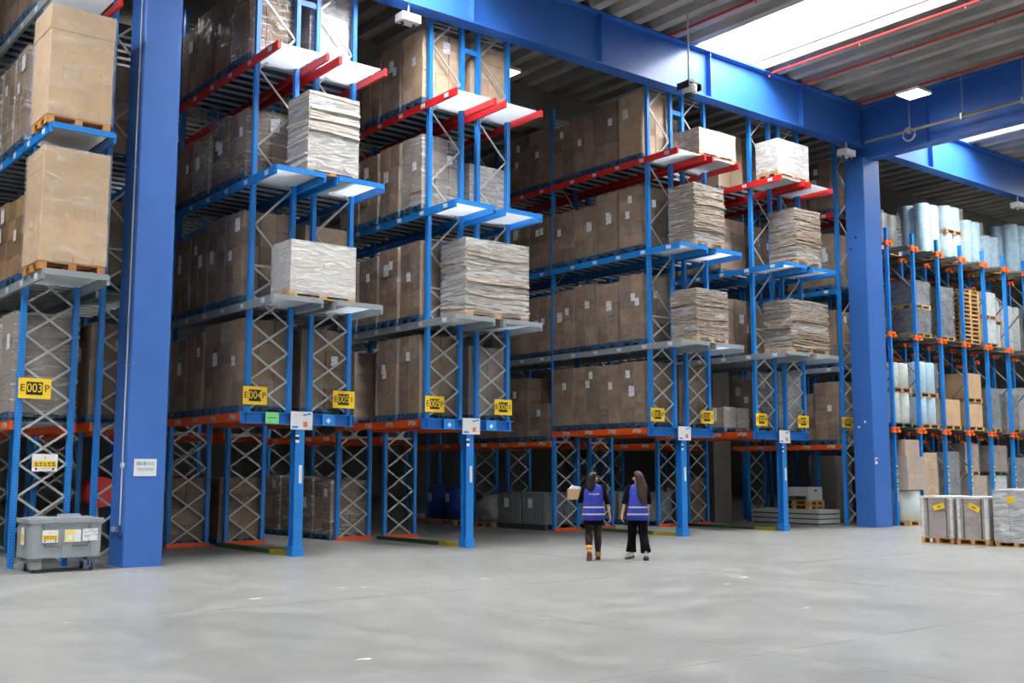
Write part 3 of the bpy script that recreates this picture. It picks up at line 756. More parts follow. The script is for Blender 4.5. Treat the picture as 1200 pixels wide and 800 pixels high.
# middle rails
wrapped(0, Mi, .9, 1.9, FILMK, 'black wrapped load on the middle rails just beside the column', fm=None, w=1.1)
wrapped(1, Mi, .15, .95, FILMK, 'lower of two dark film loads on the middle rails', n=(1, 1, 1)); wrapped(1, Mi+.95, .15, .95, FILMK, 'upper of two dark film loads on the middle rails')
wrapped(2, Mi, .15, 1.85, FILMK, 'tall dark film load on the middle rails left of the empty pallets', w=.95)
for i in range(13):
    o = thing('empty_pallet', (lane_x(3), DY+.6, Mi+.146*i), '%s empty wooden pallet from the bottom of the pile on the middle rails' % (ORD+['ninth', 'tenth', 'eleventh', 'twelfth', 'topmost'])[i], 'pallet', 'empty pallets in a pile')
    loose_pallet(o, random.uniform(-.015, .015), -.1)
wrapped(4, Mi, .2, 1.0, ROLLW, 'lower white wrapped load on the middle rails', w=.95); wrapped(4, Mi+1.0, .2, .98, ROLLW, 'upper white wrapped load on the middle rails', w=.95)
rolls(5, Mi, .8, 1.0, ROLLW, 'lower whitish rolls on the middle rails near the right edge'); rolls(5, Mi+1.0, .8, 1.0, ROLLW, 'upper whitish rolls on the middle rails near the right edge'); rolls(6, Mi, .8, 1.8, ROLLW, 'whitish rolls on the middle rails at the right edge')
# low rails
rolls(0, Lo, .1, 1.12, ROLLW, 'lower white roll load on a green pallet beside the column', pal=GREENP); rolls(0, Lo+1.12, .1, .95, ROLLW, 'upper white roll load beside the column on the lowest rails')
rolls(1, Lo, .05, 1.02, ROLLB, 'lower pale blue roll load on the lowest rails'); rolls(1, Lo+1.02, .05, 1.15, ROLLB, 'upper pale blue roll load on the lowest rails')
wrapped(2, Lo, .1, 1.02, CARD2, 'single pale cardboard box on the lowest rails', fm=None, w=1.05); wrapped(2, Lo, 1.5, 1.75, CARD, 'large brown box behind the single pale box on the lowest rails', fm=None, w=1.15)
wrapped(3, Lo, .1, .98, CARD2, 'lower pale cardboard box of the pair on the lowest rails', fm=None, w=1.05); wrapped(3, Lo+.98, .1, 1.0, CARD2, 'upper pale cardboard box of the pair on the lowest rails', fm=None, w=1.05)
wrapped(4, Lo, .2, 1.55, FILMG, 'grey wrapped load on the lowest rails right of the cardboard boxes', w=.85, fm=FILM)
wrapped(5, Lo, .3, 1.4, FILMG, 'grey rough wrapped load on the lowest rails at the right edge', n=(2, 2, 5)); wrapped(6, Lo, .3, 1.7, ROLLW, 'white wrapped load on the lowest rails at the far right edge')
# floor
o = thing('drum_load', (lane_x(0)+.03, DY+.25, 0), 'white drum on a wooden pallet under pinkish cartons beside the column', 'pallet load'); pallet(o, 1.15, 1.1, PWOOD)
MB().lathe([(.5, .146), (.52, .17), (.52, 1.08), (.5, 1.1), (.3, 1.1)], 24).obj('drum', mat('drum_white', (196, 208, 206), .4), o, smooth=True)
for i, (h0, h1, ww) in enumerate(((1.11, 1.62, .54), (1.625, 2.15, .52), (2.155, 2.68, .40))): bx('carton', PINKC, o, -ww, ww, -ww, ww, h0, h1)
film(o, 1.1, 1.1, 1.1, 2.17)
wrapped(1, 0, .15, 2.3, CARD2, 'tall tan carton load with a white diamond label at floor level', n=(1, 1, 4), w=1.05)
wrapped(2, 0, .2, 2.35, FILMG, 'grey film wrapped load at floor level beside the tan cartons', n=(1, 1, 3), w=1.0)
wrapped(3, 0, .1, 1.55, PINKC, 'lower pinkish cartons at floor level in the drive-in rack', n=(1, 1, 2), w=1.1); wrapped(3, 1.55, .3, 1.1, PINKC, 'upper pinkish cartons at floor level in the drive-in rack', n=(1, 1, 2), w=.9)
wrapped(4, 0, .1, 1.55, ROLLW, 'white wrapped load at floor level carrying rough grey cartons', w=.9); wrapped(4, 1.55, .1, 1.05, CARDG, 'rough grey cartons on a green pallet over the white load', n=(2, 2, 4), w=1.05, pal=GREENP)
wrapped(5, 0, .2, 2.2, FILMG, 'grey wrapped load at floor level near the right edge', n=(1, 1, 5)); wrapped(6, 0, .2, 2.3, FILMG, 'grey wrapped load at floor level at the far right edge', n=(1, 1, 5))
for k in (0, 1, 2, 3, 4, 5): wrapped(k, 0, 2.4, 2.2+.1*(k % 3), (CARDG, FILMG, CARD)[k % 3], '%s of the dim loads standing behind the front ones at floor level' % ORD[k], n=(1, 1, 3))

# ------------------------------------------------------------------ pallets on the open floor at the right
EDGE = mat('edge_guard', (224, 222, 220), .6); STRAP = mat('strap', (70, 72, 80), .5); GREYC = mat('carton_mauve', (172, 160, 156), .7, noise=(158, 146, 143), nscale=4)
def strapped(x, y, sx, sy, h, what, rz=0, tilt=.2):
    o = thing('strapped_load', (x, y, 0), what, 'pallet load', 'strapped loads on the open floor', rz); pallet(o, sx+.04, sy+.04, PWOOD, True)
    for k in range(6): bx('carton', GREYC, o, -sx/2+.02, sx/2-.02, -sy/2+.02, sy/2-.02, .146+(h-.19)*k/6+.003, .146+(h-.19)*(k+1)/6-.003)
    for a in (-1, 1):
        for b in (-1, 1):
            bx('edge_guard', EDGE, o, a*(sx/2-.03)-.035, a*(sx/2-.03)+.035, b*(sy/2-.03)-.035, b*(sy/2-.03)+.035, .146, h-.045)
    bx('top_cap', EDGE, o, -sx/2-.01, sx/2+.01, -sy/2-.01, sy/2+.01, h-.045, h)
    for q in (-.3, .3): bx('strap', STRAP, o, -sx/2-.014, -sx/2+.02, sy*q-.008, sy*q+.008, .12, h-.04)
    l = MB().box(-.003, .003, -.14, .14, -.06, .06).obj('label', YEL, o, (-sx/2-.035, -sy*.1, h*.78), rot=(tilt, 0, 0))
    bx('print', INK, l, -.004, -.003, -.05, .05, -.015, .01)
    film(o, sx+.05, sy+.05, .12, h+.008, FILM)
    return o
strapped(24.48, 14.08, 1.1, .78, 1.1, 'low grey-brown carton load with white corner guards, leftmost on the open floor', 0, -.3)
strapped(24.50, 13.22, 1.1, .72, 1.1, 'low grey-brown carton load with a tilted yellow label, beside the white drums', 0, .45)
def drums(x, y, h, what, nrow=3):
    o = thing('drum_pallet', (x, y, 0), what, 'pallet load', 'white drum pallets on the open floor'); pallet(o, 1.1, .95, PWOOD, True)
    WD = mat('drum_metal_white', (214, 216, 220), .35); d = .46; hh = (h-.16)/nrow
    for k in range(nrow):
        for i in (-1, 1):
            for j in (-1, 1):
                z = .146+hh*k
                MBd = DR.setdefault(round(hh, 3), MB().lathe([(.2, 0), (.235, .01), (.235, hh*.3), (.245, hh*.33), (.235, hh*.36), (.235, hh*.64), (.245, hh*.67), (.235, hh*.7), (.235, hh-.015), (.2, hh-.003)], 16).mesh('drum', WD, True))
                link('drum', MBd, o, (i*.27, j*.235, z))
    for q in (-.4, .12): bx('strap', STRAP, o, -.56, -.545, q-.008, q+.008, .1, h)
    bx('strap', STRAP, o, -.56, -.545, -.48, .48, .146+hh*1.4, .146+hh*1.4+.016)
    bx('top_sheet', EDGE, o, -.55, .55, -.48, .48, h-.012, h)
    bx('label', YEL, o, -.565, -.56, -.02, .16, h-.28, h-.14)
    film(o, 1.12, .98, .1, h+.01, FILMW)
    return o
DR = {}
drums(24.55, 12.25, 1.26, 'white drums wrapped on a pallet at the right edge with a yellow label')
drums(25.95, 12.85, 1.26, 'white drums on a pallet standing behind the strapped carton loads')
drums(24.6, 11.2, 1.26, 'white drums on a pallet cut off by the right edge')

# ------------------------------------------------------------------ grey bin on castors beside the left column
BING = mat('bin_grey', (148, 156, 162), .5, var=.06, nscale=3); BIND = mat('bin_dark_grey', (96, 102, 106), .6)  # second, darker grey for the handles and feet
b = thing('pallet_box', (5.64, 19.33, 0), 'grey plastic pallet box on castors with warning signs, beside the left column', 'bin')
a, c = .56, .36; b.scale = (1, 1, 1.18)
body = MB()
body.rings([[(-a, -c, .2), (a, -c, .2), (a, c, .2), (-a, c, .2)], [(-a-.01, -c-.01, .66), (a+.01, -c-.01, .66), (a+.01, c+.01, .66), (-a-.01, c+.01, .66)], [(-a-.01, -c-.01, .68), (a+.01, -c-.01, .68), (a+.01, c+.01, .68), (-a-.01, c+.01, .68)]])
body.obj('body', BING, b)
MB().box(-a-.04, a+.04, -c-.04, c+.04, .68, .74).box(-a+.05, a-.05, -c+.05, c-.05, .74, .755).obj('rim', BING, b)
bx('lid_block', BING, b, .0, .35, .05, .2, .755, .79)
for x in (-a+.03, -.06, a-.15): MB().box(x, x+.12, -c-.018, -c-.002, .2, .68).obj('rib', BING, b)
for y in (-c+.0, c-.12): MB().box(-a-.018, -a, y, y+.12, .2, .68).obj('rib', BING, b)
for x0, x1 in ((-a+.2, -.1), (.1, a-.2)):
    MB().tube([(x0, -c-.02, .66), (x0, -c-.02, .40), (x0+.03, -c-.02, .36), (x1, -c-.02, .36)] if x0 < 0 else [(x1, -c-.02, .66), (x1, -c-.02, .40), (x1-.03, -c-.02, .36), (x0, -c-.02, .36)], .008, 6).obj('handle', BIND, b)
for x in (-a+.1, a-.1):
    for y in (-c+.1, c-.1):
        f = MB().box(x-.1, x+.1, y-.09, y+.09, .15, .2).obj('foot', BIND, b)
        MB().prism([(y-.05*math.cos(t), .05-.05*math.sin(t)) for t in [i*math.pi/6 for i in range(12)]], 'x', x-.018, x+.018).obj('wheel', DKG, f)
        MB().box(x-.03, x-.02, y-.02, y+.02, .05, .15).box(x+.02, x+.03, y-.02, y+.02, .05, .15).obj('fork', GALV, f)
MB().box(-a+.02, -a+.2, -c+.03, -c+.05, .05, .2).obj('skirt', BING, b)
warning(b, -.26, -c-.022, .5, .25, .17)
p = board('notice', b, .1, -c-.022, .5, .26, .17, WHITE); board('print', p, -.05, -.012, 0, .15, .16, mat('paper_yellow', (236, 216, 120), .6), .002); board('print', p, -.05, -.014, -.02, .09, .07, WHITE, .002)
board('notice', b, .38, -c-.022, .51, .25, .17, PAPER)
sd = board('warning_sign', b, -a-.022, 0, .5, .16, .24, WHITE); sd.rotation_euler = (0, 0, -math.pi/2); board('stripe', sd, 0, -.012, -.02, .15, .1, YEL, .002)

# ------------------------------------------------------------------ column details
n = board('notice', colL, -.02, -.365, 1.72, .40, .30, WHITE)
cols = [(190, 60, 80), (120, 60, 120), (90, 160, 90), (60, 130, 160), (40, 80, 150), (110, 180, 180), (70, 150, 190), (150, 190, 200), (170, 170, 170), (180, 180, 160)]
for i, c_ in enumerate(cols): board('print', n, -.15+.034*i, -.012, .07, .02 if i % 3 else .012, .06, mat('print_%d' % i, c_, .5), .002)
board('print', n, 0, -.012, -.02, .3, .02, mat('print_grey', (170, 172, 180), .5), .002); board('print', n, 0, -.012, -.05, .28, .012, mat('print_grey', (170, 172, 180), .5), .002)
MB().tube([(-.37, -.22, .72), (-.37, -.22, 11.7)], .014, 8).obj('conduit', WHITEP, colL)
MB().tube([(-.37, -.22, .6), (-.37, -.22, .72)], .016, 8).box(-.40, -.35, -.3, -.14, .56, .6).obj('conduit_elbow', DKG, colL)
MB().box(-.40, -.35, .05, .15, .60, .68).obj('socket_box', GALV, colL)
for z in (1.7, 3.5, 5.3, 7.1, 8.9): bx('clip', GALV, colL, -.39, -.35, -.25, -.19, z, z+.04)
bx('bracket', WHITE, colL, -.39, -.35, -.27, -.17, 1.72, 1.8)
board('notice', colR, -.35, -.36, 2.0, .12, .2, WHITE); board('notice', colR, -.35, -.372, 2.02, .08, .07, PIPE)
bx('bolt_cap', WHITE, colR, -.47, -.44, -.12, -.06, 3.15, 3.22); bx('bolt_cap', WHITE, colR, -.47, -.44, .1, .16, 3.0, 3.06)
bx('bolt_cap', BLK, colR, -.46, -.44, -.02, .04, 8.9, 8.98); bx('bolt_cap', BLK, colR, -.46, -.44, .16, .22, 8.55, 8.63)

# ------------------------------------------------------------------ pipes, lamps, cameras under the roof
for i, (x, y0, y1, what) in enumerate(((20.45, -25, 19.1, 'left of the bright rooflight'), (24.75, -25, 19.1, 'along the right edge of the bright rooflight'), (26.2, -25, 19.1, 'second to the right of the rooflight'), (28.95, -25, 19.1, 'nearest the right girder'), (11.5, -25, 19.1, 'over the open floor, left'), (16.5, 25.3, 60, 'deep over the racks'), (24.45, 25.3, 60, 'deep over the right racks'))):
    o = thing('sprinkler_pipe', (x, y0, 13.08), 'red sprinkler pipe under the roof %s' % what, 'pipe', 'red sprinkler pipes')
    MB().tube([(0, 0, 0), (0, y1-y0, 0)], .035, 8).obj('pipe', PIPE, o)
    yy = 1.5
    while yy < y1-y0:
        MB().box(-.008, .008, yy-.008, yy+.008, .03, .14).obj('hanger', GALV, o); MB().tube([(0, yy+.7, -.03), (0, yy+.7, -.1)], [.012, .02], 6).obj('sprinkler_head', PIPE, o); yy += 3.
o = thing('cable_conduit', (29.35, -10, 11.93), 'brass coloured cable conduit hung beside the right girder', 'conduit')
for q in (0, .1): MB().tube([(-q*.9, 0, -q*.6), (-q*.9, 29.1, -q*.6)], .028, 8).obj('pipe', BRASS, o)
for yy in (27.6, 25.9, 24.1, 22.4, 20.7):
    for q in (-.03, .03): MB().tube([(q, yy, .0), (q, yy, 1.4)], .006, 5).obj('hanger', GALV, o)
    bx('clamp', GALV, o, -.12, .04, yy-.03, yy+.03, -.11, .06)
pts = [(-.05+.0*t, 27.6+.2*math.sin(t), -.14+.2*math.cos(t)) for t in [i*math.pi/7 for i in range(13)]]
MB().tube(pts, .03, 7).obj('cable_loop', GALV, o)
LAMPM = mat('lamp_glow', (255, 250, 255), .5, emit=18.)
def lamp(x, y, z, what, s=.36):
    o = thing('led_panel', (x, y, z), what, 'lamp', 'square ceiling lamps')
    MB().box(-s, s, -s, s, 0, .08).obj('housing', WHITEP, o); MB().box(-s+.03, s-.03, -s+.03, s-.03, -.012, 0).obj('diffuser', LAMPM, o)
    for q in (-1, 1): MB().tube([(q*.08, 0, .08), (q*.08, 0, ZR-.2402-z)], .005, 5).obj('cable', GALV, o)
    return o
lamp(28.05, 16.65, 12.5, 'glowing square lamp under the roof near the right girder')
lamp(17.25, 21.9, 12.15, 'small glowing lamp under the roof behind the long girder', .26)
lamp(8.61, 24.0, 12.2, 'glowing lamp deep over the rack with signs 004 and 005', .26)
lamp(17.25, 36.0, 12.4, 'glowing lamp far back over the wide aisle', .3); lamp(12.21, 36.0, 12.4, 'glowing lamp far back over the aisle between signs 005', .3)
o = thing('dome_camera', (20.0, 18.0, 11.2), 'white dome camera hanging on a long rod before the girder', 'camera')
MB().tube([(-.02, 0, .1), (-.02, 0, 2.0)], .022, 8).obj('rod', GALV, o)
MB().box(-.24, .24, -.2, .2, .12, .16).box(-.24, -.22, -.2, .2, -.02, .12).box(.22, .24, -.2, .2, -.02, .12).obj('bracket', BLK, o)
MB().lathe([(.19, .12), (.2, .06), (.19, -.04), (.17, -.1), (.15, -.12)], 18).obj('housing', WHITEP, o, smooth=True)
MB().lathe([(.15, -.12), (.13, -.17), (.08, -.21), (.02, -.22)], 16).obj('dome', BLK, o, smooth=True)
MB().tube([(.17*math.cos(t)+.06, 0, .16+.15*math.sin(t)) for t in [i*math.pi/8 for i in range(9)]], .012, 6).obj('handle', DKG, o)
for s in (-1, 1): MB().tube([(s*.2, 0, .16), (0, 0, .9)], .004, 4).obj('cable', GALV, o)
def flood(x, y, z, what, s=.16, rz=0):
    o = thing('floodlight', (x, y, z), what, 'light fitting', 'small fittings under the girders', rz)
    MB().box(-s*1.6, s*1.6, -s, s, -s*.9, s*.3).obj('housing', WHITEP, o); MB().box(-s*1.4, s*1.4, -s-.012, -s, -s*.75, s*.15).obj('lens', mat('lens', (230, 235, 240), .2), o)
    for q in (-1, 1): MB().lathe([(.03, 0), (.045, -.06), (.02, -.09)], 8, (q*s, 0)).obj('lamp_head', DKG, o, (0, 0, -s*.9))
    MB().box(-.02, .02, -.02, .02, s*.3, 11.8205-z).obj('stem', GALV, o)
    return o
flood(12.45, 19.33, 11.52, 'white floodlight under the left end of the long girder', .15)
flood(28.6, 19.33, 11.52, 'white twin fitting under the girder beside the right column')
flood(39.3, 19.33, 11.52, 'white twin fitting under the girder at the right edge')

# ------------------------------------------------------------------ things under and behind the racks
DBL = mat('drum_blue', (30, 62, 150), .4, var=.15, nscale=4); IBCG = mat('crate_grey', (104, 112, 114), .55, var=.15, nscale=4)
def blue_drum(x, y, what):
    o = thing('blue_drum', (x, y, 0), what, 'drum', 'blue drums under the racks'); pallet(o, .9, .8, PWOOD)
    MB().lathe([(.36, .15), (.42, .2), (.44, .45), (.45, .47), (.44, .5), (.45, .75), (.46, .78), (.45, .81), (.43, 1.12), (.40, 1.16), (.3, 1.17)], 22).obj('body', DBL, o, smooth=True)
    MB().lathe([(.42, 1.15), (.44, 1.16), (.44, 1.2), (.4, 1.215), (.1, 1.215)], 22).obj('lid', DBL, o, smooth=True)
    link('label', LB['b'], o, (-.46, 0, .85))
    return o
blue_drum(20.55, 28.55, 'large blue drum with a white label on the floor beyond the wide aisle')
blue_drum(20.6, 29.6, 'second large blue drum, further left on the floor beyond the wide aisle')
blue_drum(15.3, 28.3, 'blue drum standing dimly behind the rack with signs 005 and 006')
def crate(x, y, z, what, sx=1.1, sy=1.0, h=1.05):
    o = thing('folding_crate', (x, y, z), what, 'crate', 'grey ribbed crates under the racks')
    MB().box(-sx/2, sx/2, -sy/2, sy/2, .16, h-.04).obj('body', IBCG, o)
    MB().box(-sx/2-.02, sx/2+.02, -sy/2-.02, sy/2+.02, h-.04, h).obj('rim', IBCG, o)
    for i in range(8):
        yy = -sy/2+.06+i*(sy-.16)/7; MB().box(-sx/2-.02, -sx/2, yy, yy+.04, .16, h-.04).obj('rib', IBCG, o)
        xx = -sx/2+.06+i*(sx-.16)/7; MB().box(xx, xx+.04, -sy/2-.02, -sy/2, .16, h-.04).obj('rib', IBCG, o)
    for a in (-1, 0, 1): MB().box(a*.42*sx-.07, a*.42*sx+.07, -sy/2, sy/2, 0, .16).obj('skid', DKG, o)
    link('label', LB['b'], o, (-sx/2-.024, .1, h*.72))
    return o
for i, (x, y) in enumerate(((20.8, 24.5), (20.8, 25.6))): crate(x, y, 0, '%s grey ribbed crate beside the post left of the women' % ('nearer', 'farther')[i])
WSACK = film_mat('sack_film', (200, 202, 204), .5, .3, .3, 2.)
o = thing('wrapped_sacks', (20.75, 26.75, 0), 'slumped pale wrapped sacks on a pallet behind the post with sign 006', 'pallet load'); pallet(o, 1.15, 1.0, PWOOD)
mbk = MB()
for k, (z, r) in enumerate(((.15, .54), (.3, .58), (.55, .56), (.75, .5), (.9, .4), (.98, .2))): pass
mbk.rings([[(r*1.05*math.copysign(abs(math.cos(t))**.6, math.cos(t))+.03*math.sin(5*t+z*9), r*.9*math.copysign(abs(math.sin(t))**.6, math.sin(t))+.03*math.cos(4*t+z*7), z) for t in [i*math.pi/12 for i in range(24)]] for z, r in ((.15, .54), (.3, .58), (.55, .56), (.75, .5), (.9, .4), (.98, .2))])
mbk.obj('sacks', mat('sack_grey', (150, 152, 154), .6, noise=(112, 114, 116), nscale=4, bump=.4), o, smooth=True)
PALEC = mat('tank_pale', (150, 160, 158), .4, var=.15, nscale=3)
def tank(x, y, what):
    """liquid container in a cage on a pallet"""
    o = thing('caged_tank', (x, y, 0), what, 'tank', 'caged tanks under the racks'); pallet(o, 1.15, 1.0, PBLUE)
    MB().box(-.54, .54, -.46, .46, .16, 1.0).obj('tank', PALEC, o)
    for i in range(6):
        q = -.55+i*.22; MB().box(q-.01, q+.01, -.5, -.48, .16, 1.05).obj('cage_bar', GALV, o)
        q = -.48+i*.192; MB().box(-.58, -.56, q-.01, q+.01, .16, 1.05).obj('cage_bar', GALV, o)
    for z in (.4, .72, 1.03): MB().box(-.585, .585, -.505, -.495, z, z+.02).box(-.585, -.575, -.5, .5, z, z+.02).obj('cage_rail', GALV, o)
    return o
tank(22.15, 24.6, 'pale caged tank on the floor just behind the two women'); tank(22.15, 25.8, 'second pale caged tank behind the two women')
tank(24.95, 24.5, 'pale caged tank right of the women under the rack with signs 008 and 009'); tank(24.95, 25.7, 'farther pale caged tank under the rack with signs 008 and 009')
SLAB = mat('panel_white', (190, 194, 192), .5)
o = thing('panel_stack', (29.85, 22.62, 0), 'stack of white insulated panels lying under the far right rack', 'panel stack')
for k in range(3): MB().box(-.55, .55, -1.35, 1.35, .04+.155*k, .04+.155*k+.115).obj('panel', SLAB, o); MB().box(-.5, .5, -1.3, 1.3, .155*k, .04+.155*k).obj('spacer', DKG, o)
for i in range(2):
    q = thing('empty_pallet', (29.8, 22.3, .465+.146*i), '%s wooden pallet lying on the white panels' % ('lower', 'upper')[i], 'pallet', 'pallets on the white panels', math.pi/2); loose_pallet(q)
q = thing('white_case', (29.8, 22.3, .758), 'white case on the pallets over the white panels', 'case')
MB().box(-.36, .36, -.55, .55, .13, .42).obj('body', SLAB, q)
for a in (-1, 1): MB().box(-.36, .36, a*.5-.05, a*.5+.05, 0, .13).obj('foot', SLAB, q)
bx('grip', BLK, q, -.05, .08, -.556, -.55, .28, .34)
# fire hose reel beside the left column
o = thing('hose_reel', (7.1, 22.0, 0), 'red fire hose reel seen between the left column and the grey bin', 'hose reel')
MB().box(-.05, .05, .06, .14, 0, 1.55).obj('stand', GALV, o)
def disc(y0, y1, r): return MB().prism([(r*math.cos(t), 1.25+r*math.sin(t)) for t in [i*math.pi/14 for i in range(28)]], 'y', y0, y1)
disc(-.2, -.18, .3).obj('disc', PIPE, o); disc(.04, .06, .3).obj('disc', PIPE, o); disc(-.18, .04, .2).obj('hose', BLK, o)

# ------------------------------------------------------------------ floor joints and flecks
FL = bpy.data.objects['floor']; JM = mat('joint_filler', (112, 112, 108), .7); FK = mat('paint_fleck', (226, 226, 222), .7)
for x in (8.3, 14.4, 20.5, 2.2): bx('joint', JM, FL, x-.006, x+.006, -20, 19, 0, .0012)
for y in (12.75, 6.6): bx('joint', JM, FL, -10, 29, y-.006, y+.006, 0, .0012)
FLECKS = [(6.47, 13.53, 0.06), (8.02, 14.01, 0.05), (8.3, 13.87, 0.05), (5.18, 8.61, 0.05), (10.47, 13.87, 0.05), (3.82, 12.69, 0.02), (12.82, 10.97, 0.05), (13.86, 11.51, 0.05), (11.35, 8.47, 0.04)]
for x, y, s in FLECKS:
    t = [i*math.pi/4 for i in range(8)]
    MB().prism([(s*(1.5+.5*math.sin(3*a+x))*math.cos(a), s*(.8+.3*math.cos(5*a+y))*math.sin(a)) for a in t], 'z', 0, .0015).obj('paint_fleck', FK, FL, (x, y, 0))

# ------------------------------------------------------------------ people
SKIN = mat('skin', (206, 164, 142), .55, noise=(196, 150, 128), nscale=14); HAIRB = mat('hair_black', (30, 24, 23), .5, spec=.3, noise=(14, 11, 11), nscale=40, stretch=(1, 1, .15)); HAIRN = mat('hair_brown', (62, 44, 38), .5, spec=.3, noise=(32, 22, 19), nscale=40, stretch=(1, 1, .15))
VEST = mat('vest_blue', (46, 58, 158), .7, spec=.3, noise=(36, 46, 136), nscale=10, bump=.2); SHIRT = mat('shirt_black', (9, 9, 11), .9, spec=.1); BAND = mat('reflective_band', (176, 178, 184), .4)
TIGHT = mat('tights', (46, 35, 33), .7, noise=(24, 18, 18), nscale=9, spec=.2); TROU = mat('trousers_black', (8, 8, 10), .9, noise=(13, 13, 15), nscale=10, bump=.2, spec=.1)
BOOT = mat('boot_mustard', (208, 146, 62), .6, noise=(190, 128, 52), nscale=12); SOLE = mat('sole_brown', (120, 78, 52), .7); SHOEW = mat('shoe_white', (216, 214, 212), .6); SOLEG = mat('sole_grey', (92, 84, 80), .7)
EYEM = mat('eye', (40, 30, 26), .3); LIPM = mat('lip', (170, 96, 90), .5)
def body(parent, J, E, m, root):
    """one continuous skinned figure: joints J name -> (x, y, z, rx, ry), edges E"""
    names = list(J); me = bpy.data.meshes.new('body'); me.from_pydata([J[n][:3] for n in names], [(names.index(a), names.index(b)) for a, b in E], [])
    o = link('body', me, parent); me.materials.append(m)
    sk = o.modifiers.new('skin', 'SKIN'); sk.use_smooth_shade = True; sk.branch_smoothing = .3
    for i, n in enumerate(names):
        v = me.skin_vertices[0].data[i]; v.radius = J[n][3:5]; v.use_root = (n == root)
    ss = o.modifiers.new('sub', 'SUBSURF'); ss.levels = 1; ss.render_levels = 2
    return o
def loft(rows, n=18, pw=.75):
    """rows: (cx, cy, z, rx, ry)"""
    R = []
    for cx, cy, z, rx, ry in rows:
        R.append([(cx+rx*math.copysign(abs(math.cos(t))**pw, math.cos(t)), cy+ry*math.copysign(abs(math.sin(t))**pw, math.sin(t)), z) for t in [i*2*math.pi/n for i in range(n)]])
    return R
def person(loc, rz, what, spec):
    o = thing('person', loc, what, 'person', None, rz); h = spec['turn']; S = {'l': -1, 'r': 1}
    J = {'pelvis': (0, 0, .90, .11, .08), 'waist': (0, 0, 1.04, .115, .085), 'chest': (0, 0, 1.22, .13, .095), 'neck0': (0, -.005, 1.375, .06, .055), 'neck': (0, .0, 1.44, .045, .047),
         'head0': (0, .015, 1.50, .062, .07), 'head1': (0, .01, 1.56, .074, .088), 'head2': (0, .0, 1.61, .062, .075)}
    E = [('pelvis', 'waist'), ('waist', 'chest'), ('chest', 'neck0'), ('neck0', 'neck'), ('neck', 'head0'), ('head0', 'head1'), ('head1', 'head2')]
    nx, ny = math.sin(h), math.cos(h)                 # facing of the head
    J['nose'] = (nx*.105, ny*.105, 1.525, .014, .014); J['nose0'] = (nx*.07, ny*.07, 1.53, .03, .03); E += [('head0', 'nose0'), ('nose0', 'nose')]
    for s in 'lr':
        q = S[s]; A = spec['arm_'+s]; G = spec['leg_'+s]
        J['sh'+s] = (q*.165, 0, 1.345, .055, .055); J['el'+s] = A[0]+(.038, .038); J['wr'+s] = A[1]+(.026, .022)
        w = Vector(A[1]); d = Vector(A[2]).normalized(); side = Vector(A[3]).normalized(); dep = d.cross(side)
        pm = w+d*.055; J['pa'+s] = tuple(pm)+(.034, .02); E += [('chest', 'sh'+s), ('sh'+s, 'el'+s), ('el'+s, 'wr'+s), ('wr'+s, 'pa'+s)]
        for i, (off, ln) in enumerate(((.03, .068), (.01, .078), (-.01, .072), (-.03, .056))):
            k1 = pm+d*.04+side*off; k2 = k1+d*ln*.55+dep*.012*A[4]; k3 = k2+d*ln*.35+dep*.03*A[4]
            J['f%d0%s' % (i, s)] = tuple(k1)+(.010, .010); J['f%d1%s' % (i, s)] = tuple(k2)+(.0085, .0085); J['f%d2%s' % (i, s)] = tuple(k3)+(.007, .007)
            E += [('pa'+s, 'f%d0%s' % (i, s)), ('f%d0%s' % (i, s), 'f%d1%s' % (i, s)), ('f%d1%s' % (i, s), 'f%d2%s' % (i, s))]
        t1 = w+d*.03+side*.04; t2 = t1+d*.04+side*.012+dep*.015*A[4]; J['t0'+s] = tuple(t1)+(.012, .012); J['t1'+s] = tuple(t2)+(.009, .009); E += [('wr'+s, 't0'+s), ('t0'+s, 't1'+s)]
        J['hip'+s] = (q*.085, 0, .84, .065, .065); J['kn'+s] = G[0]+(.04, .042); J['calf'+s] = tuple(Vector(G[0]).lerp(Vector(G[1]), .4)+Vector((0, -.015, 0)))+(.04, .042); J['an'+s] = G[1]+(.028, .03); J['toe'+s] = G[2]+(.035, .028)
        E += [('pelvis', 'hip'+s), ('hip'+s, 'kn'+s), ('kn'+s, 'calf'+s), ('calf'+s, 'an'+s), ('an'+s, 'toe'+s)]
    bd = body(o, J, E, SKIN, 'pelvis')
    # face
    for a in (-.42, .42): MB().lathe([(.002, -.007), (.006, -.004), (.007, 0), (.006, .004), (.002, .007)], 8).obj('eye', EYEM, o, (math.sin(h+a)*.079, math.cos(h+a)*.079+.008, 1.548), True)
    MB().box(-.022, .022, -.008, .008, -.006, .006).obj('mouth', LIPM, o, (nx*.088, ny*.088+.01, 1.478), rot=(0, 0, -h))
    # clothes
    for s in 'lr':
        q = S[s]; A = spec['arm_'+s]; G = spec['leg_'+s]; e = Vector(A[0]); w = Vector(A[1]); sh = Vector((q*.16, 0, 1.35)); cut = e.lerp(w, spec['sleeve'])
        MB().tube([(q*.12, 0, 1.37), sh, sh.lerp(e, .5), e, cut], [.062, .068, .058, .05, .046], 12).obj('sleeve', SHIRT, o, smooth=True)
        k = Vector(G[0]); an = Vector(G[1]); hp = Vector((q*.085, 0, .86))
        if spec['trousers']:
            MB().tube([hp, hp.lerp(k, .5), k, k.lerp(an, .5), an.lerp(k, .08)+Vector((0, 0, .015))], [.112, .1, .085, .085, .1], 14).obj('trouser_leg', TROU, o, smooth=True)
        else:
            MB().tube([hp, hp.lerp(k, .5), k, k.lerp(an, .38)+Vector((0, -.02, 0)), an.lerp(k, .1)], [.108, .096, .07, .07, .048], 14).obj('stocking', TIGHT, o, smooth=True)
